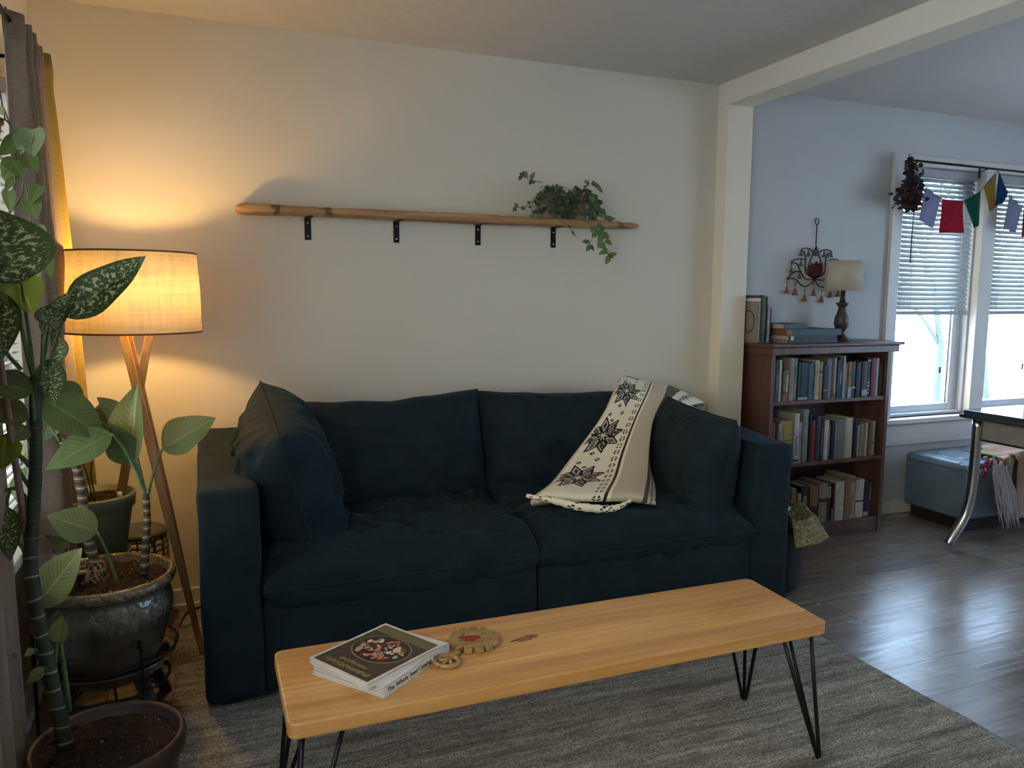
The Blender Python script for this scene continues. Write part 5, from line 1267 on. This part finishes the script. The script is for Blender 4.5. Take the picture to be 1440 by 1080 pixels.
for p in kn: tube(b, smooth_path([p, p+V((rnd.uniform(-.02, .02), -.01, rnd.uniform(-.02, .02))), p+V((rnd.uniform(-.03, .03), -.008, rnd.uniform(-.04, .0)))], 3), .006, 6, mi=rnd.choice([0, 0, 1, 2]))
obj('fringe_knots', b, [plain('fringe_crimson', (.42, .02, .05), .9), plain('fringe_violet', (.16, .07, .22), .9), plain('fringe_white', (.55, .55, .58), .9)], BL)
b = nb()
for k in range(90):
    u = rnd.random(); x0_, y0_ = 1396+u*22, 650+u*10+rnd.uniform(-8, 14)
    x1_, y1_ = 1408+u*26+rnd.uniform(-6, 6), 705+rnd.uniform(0, 40)
    yy = -.515-rnd.uniform(0, .03)
    tube(b, smooth_path([at(x0_, y0_, yy), at((x0_+x1_)/2+rnd.uniform(-3, 3), (y0_+y1_)/2, yy-.006), at(x1_, y1_, yy)], 4), [.0045]*4+[.004]*3+[.0025]*2, 5)
ft_ = obj('fringe_tassels', b, plain('fringe_lilac', (.48, .46, .52), .95), BL)
PB = thing('pink_fleece_blanket', 'dusty pink fleece hanging down the ottoman at the right photo edge', 'blanket', (4.5, -.45, .41))
b = nb()
def pb(u, v):
    x = 4.325+.42*u; q = v*.62
    if q < .25: y = -.25-q; z = .424+.014*math.sin(u*6)+.01*math.sin(v*20)
    else: y = -.505-.012*math.sin(u*14+v*2)-.01; z = .424-(q-.25)
    return V((x, y, z+.006))
grid(b, pb, 40, 30); o = obj('fleece', b, plain('pink_fleece', (.40, .27, .22), .95, var=.15, bump=.6), PB); solid(o, .012)

DX, DY, DZ = 3.74, -.60, .752
DT = thing('dining_table', 'chrome-legged dining table with glossy dark top at the right edge', 'table', (4.4, -1.1, 0))
top_m = NT('enamel_top'); top_m.col(top_m.ramp(top_m.noise(top_m.coord(), 5, 3), [(.3, (.035, .045, .06)), (.7, (.055, .066, .085))])); top_m.set(.10, spec=.7, Coat__Weight=.3)
ax = V((1.0, .02, 0)).normalized(); ay = V((-.02, -1.0, 0)).normalized()
FD = Matrix((ax, -ay, V((0, 0, 1)))).transposed().to_4x4(); FD.translation = V((DX, DY, 0))
def dbox(name, x0, x1, y0, y1, z0, z1, mt, bev=.004, seg=2):
    b = nb(); box(b, x0, x1, y0, y1, z0, z1, bev, seg, mtx=FD); return obj(name, b, mt, DT)
dbox('tabletop', 0, 1.25, -.80, 0, DZ-.016, DZ, top_m.m, .006)
dbox('leaf_board', -.012, 1.262, -.812, .012, DZ-.044, DZ-.022, top_m.m, .006)
dbox('edge_band', .0, 1.25, -.80, 0, DZ-.023, DZ-.015, M['chrome'], 0)
apm = plain('apron_grey', (.30, .29, .28), .45)
dbox('apron', .065, 1.19, -.74, -.06, DZ-.155, DZ-.044, apm, .003)
dbox('apron_trim', .062, 1.193, -.743, -.057, DZ-.163, DZ-.155, M['black'], 0)
for (lx_, ly_, sx, sy) in ((.05, -.055, -1, 1), (1.20, -.055, 1, 1), (.05, -.745, -1, -1), (1.20, -.745, 1, -1)):
    b = nb()
    P = [FD @ V((lx_, ly_, DZ-.044)), FD @ V((lx_, ly_, .45)), FD @ V((lx_+sx*.01, ly_, .30)), FD @ V((lx_+sx*.035, ly_+sy*.01, .17)), FD @ V((lx_+sx*.10, ly_+sy*.03, .05)), FD @ V((lx_+sx*.115, ly_+sy*.035, .018))]
    P = smooth_path(P, 6); tube(b, P, [.026]*(len(P)-4)+[.025, .024, .020, .010], 14); obj('leg', b, M['chrome'], DT)

# ------------------------------------------------------------------ bin with cloth beside the sofa
kx, ky = 2.43, -.72
KB = thing('fabric_bin', 'dark round bin standing between the sofa arm and the bookcase', 'basket', (kx, ky, 0))
b = nb(); lathe(b, kx, ky, [(0, .0), (.085, 0), (.10, .012), (.108, .05), (.125, .28), (.128, .285), (.121, .285), (.10, .03), (0, .02)], 40); obj('bin_body', b, plain('bin_navy', (.030, .036, .050), .75), KB)
t_ = NT('leopard_cloth'); vo = t_.node('ShaderNodeTexVoronoi', Scale=42.0, _feature='F1'); t_.l.new(t_.coord(), vo.inputs['Vector']); n_ = t_.noise(t_.coord(), 60, 3)
t_.col(t_.mix(t_.ramp(n_, [(.4, (0, 0, 0)), (.6, (.5,)*3)]), t_.ramp(vo.outputs['Distance'], [(.18, (.10, .09, .05)), (.30, (.11, .095, .05)), (.42, (.36, .33, .19)), (.7, (.14, .13, .08))]), (.20, .18, .10))); t_.bump(n_, .4, .004); leo = t_.set(.9, spec=.1)
CL = thing('patterned_cloth', 'yellow-green spotted cloth spilling over the dark bin beside the sofa', 'cloth', (kx, ky, .29))
b = nb()
def clo(u, v):
    a = -1.9+u*3.9; r = .045+.145*v; drop = max(0, v-.45)
    lump = .03*fbm(V((math.cos(a)*1.5, math.sin(a)*1.5, v*1.5+2)))+.012*math.sin(a*9+v*3)*v
    zz = .355+.02*math.sin(a*2+1)-(drop**1.3)*.26*(1+.35*math.sin(a*1.7+.4)) + lump*.5 - (.06*(1-v) if v < .4 else 0)
    rr_ = r+lump*.4 - .02*drop
    rr_ *= 1+.18*math.cos(a+.2)
    return V((kx+.018+rr_*math.cos(a), ky+rr_*math.sin(a), zz))
grid(b, clo, 80, 34); o = obj('draped_cloth', b, leo, CL); solid(o, .005)
NBK = thing('notebook', 'dark notebook with white page edge tucked in the bin cloth', 'book', (kx, ky, .33))
Mn = Matrix.Translation(V((kx-.03, ky-.02, .365))) @ Matrix.Rotation(.5, 4, 'Z') @ Matrix.Rotation(-.25, 4, 'Y')
b = nb(); box(b, -.07, .07, -.05, .05, -.012, .006, .002, 1, mtx=Mn); obj('cover', b, plain('notebook_black', (.012, .016, .026), .6), NBK)
b = nb(); box(b, -.066, .045, -.052, .046, .006, .012, mtx=Mn); obj('pages', b, paper, NBK)

# ------------------------------------------------------------------ light
W = bpy.data.worlds.new('overcast_sky'); bpy.context.scene.world = W; W.use_nodes = True
wt = W.node_tree; bg = wt.nodes['Background']
tcw = wt.nodes.new('ShaderNodeTexCoord'); spw = wt.nodes.new('ShaderNodeSeparateXYZ'); rw = wt.nodes.new('ShaderNodeValToRGB')
wt.links.new(tcw.outputs['Generated'], spw.inputs[0]); mr = wt.nodes.new('ShaderNodeMapRange'); mr.inputs[1].default_value = -1; mr.inputs[2].default_value = 1; wt.links.new(spw.outputs[0], mr.inputs[0]); wt.links.new(mr.outputs[0], rw.inputs[0]); wt.links.new(rw.outputs[0], bg.inputs[0])
rw.color_ramp.elements[0].color = (1.0, .90, .74, 1); rw.color_ramp.elements[0].position = .15
rw.color_ramp.elements[1].color = (.50, .70, 1.0, 1); rw.color_ramp.elements[1].position = .58
bg.inputs[1].default_value = SKY = 4.6
def portal(name, loc, rot, sx, sy):
    l = bpy.data.lights.new(name, 'AREA'); l.shape = 'RECTANGLE'; l.size = sx; l.size_y = sy; l.cycles.is_portal = True
    o = bpy.data.objects.new(name, l); C.objects.link(o); o.location = loc; o.rotation_euler = rot
portal('portal_dining', ((WX0+WX1)/2, .20, (WZ0+WZ1)/2), (-PI/2, 0, 0), WX1-WX0+.1, WZ1-WZ0+.1)
portal('portal_left', (XL-.2, (LY0+LY1)/2, (LZ0+LZ1)/2), (0, -PI/2, 0), LZ1-LZ0+.1, LY1-LY0+.1)
portal('portal_left_b', (XL-.2, (L2Y0+L2Y1)/2, (L2Z0+L2Z1)/2), (0, -PI/2, 0), L2Z1-L2Z0+.1, L2Y1-L2Y0+.1)
portal('portal_right', (XR+.2, (RY0+RY1)/2, (RZ0+RZ1)/2), (0, PI/2, 0), RZ1-RZ0+.1, RY1-RY0+.1)

sc = bpy.context.scene
sc.view_settings.view_transform = 'Standard'; sc.view_settings.look = 'None'; sc.view_settings.gamma = 1; sc.view_settings.use_curve_mapping = False
sc.view_settings.exposure = 1.36
sc.cycles.use_denoising = True
try: sc.cycles.denoiser = 'OPENIMAGEDENOISE'
except Exception: pass
sc.cycles.max_bounces = 10; sc.cycles.diffuse_bounces = 5; sc.cycles.glossy_bounces = 4; sc.cycles.transparent_max_bounces = 12
sc.cycles.sample_clamp_indirect = 8; sc.cycles.caustics_reflective = False; sc.cycles.caustics_refractive = False
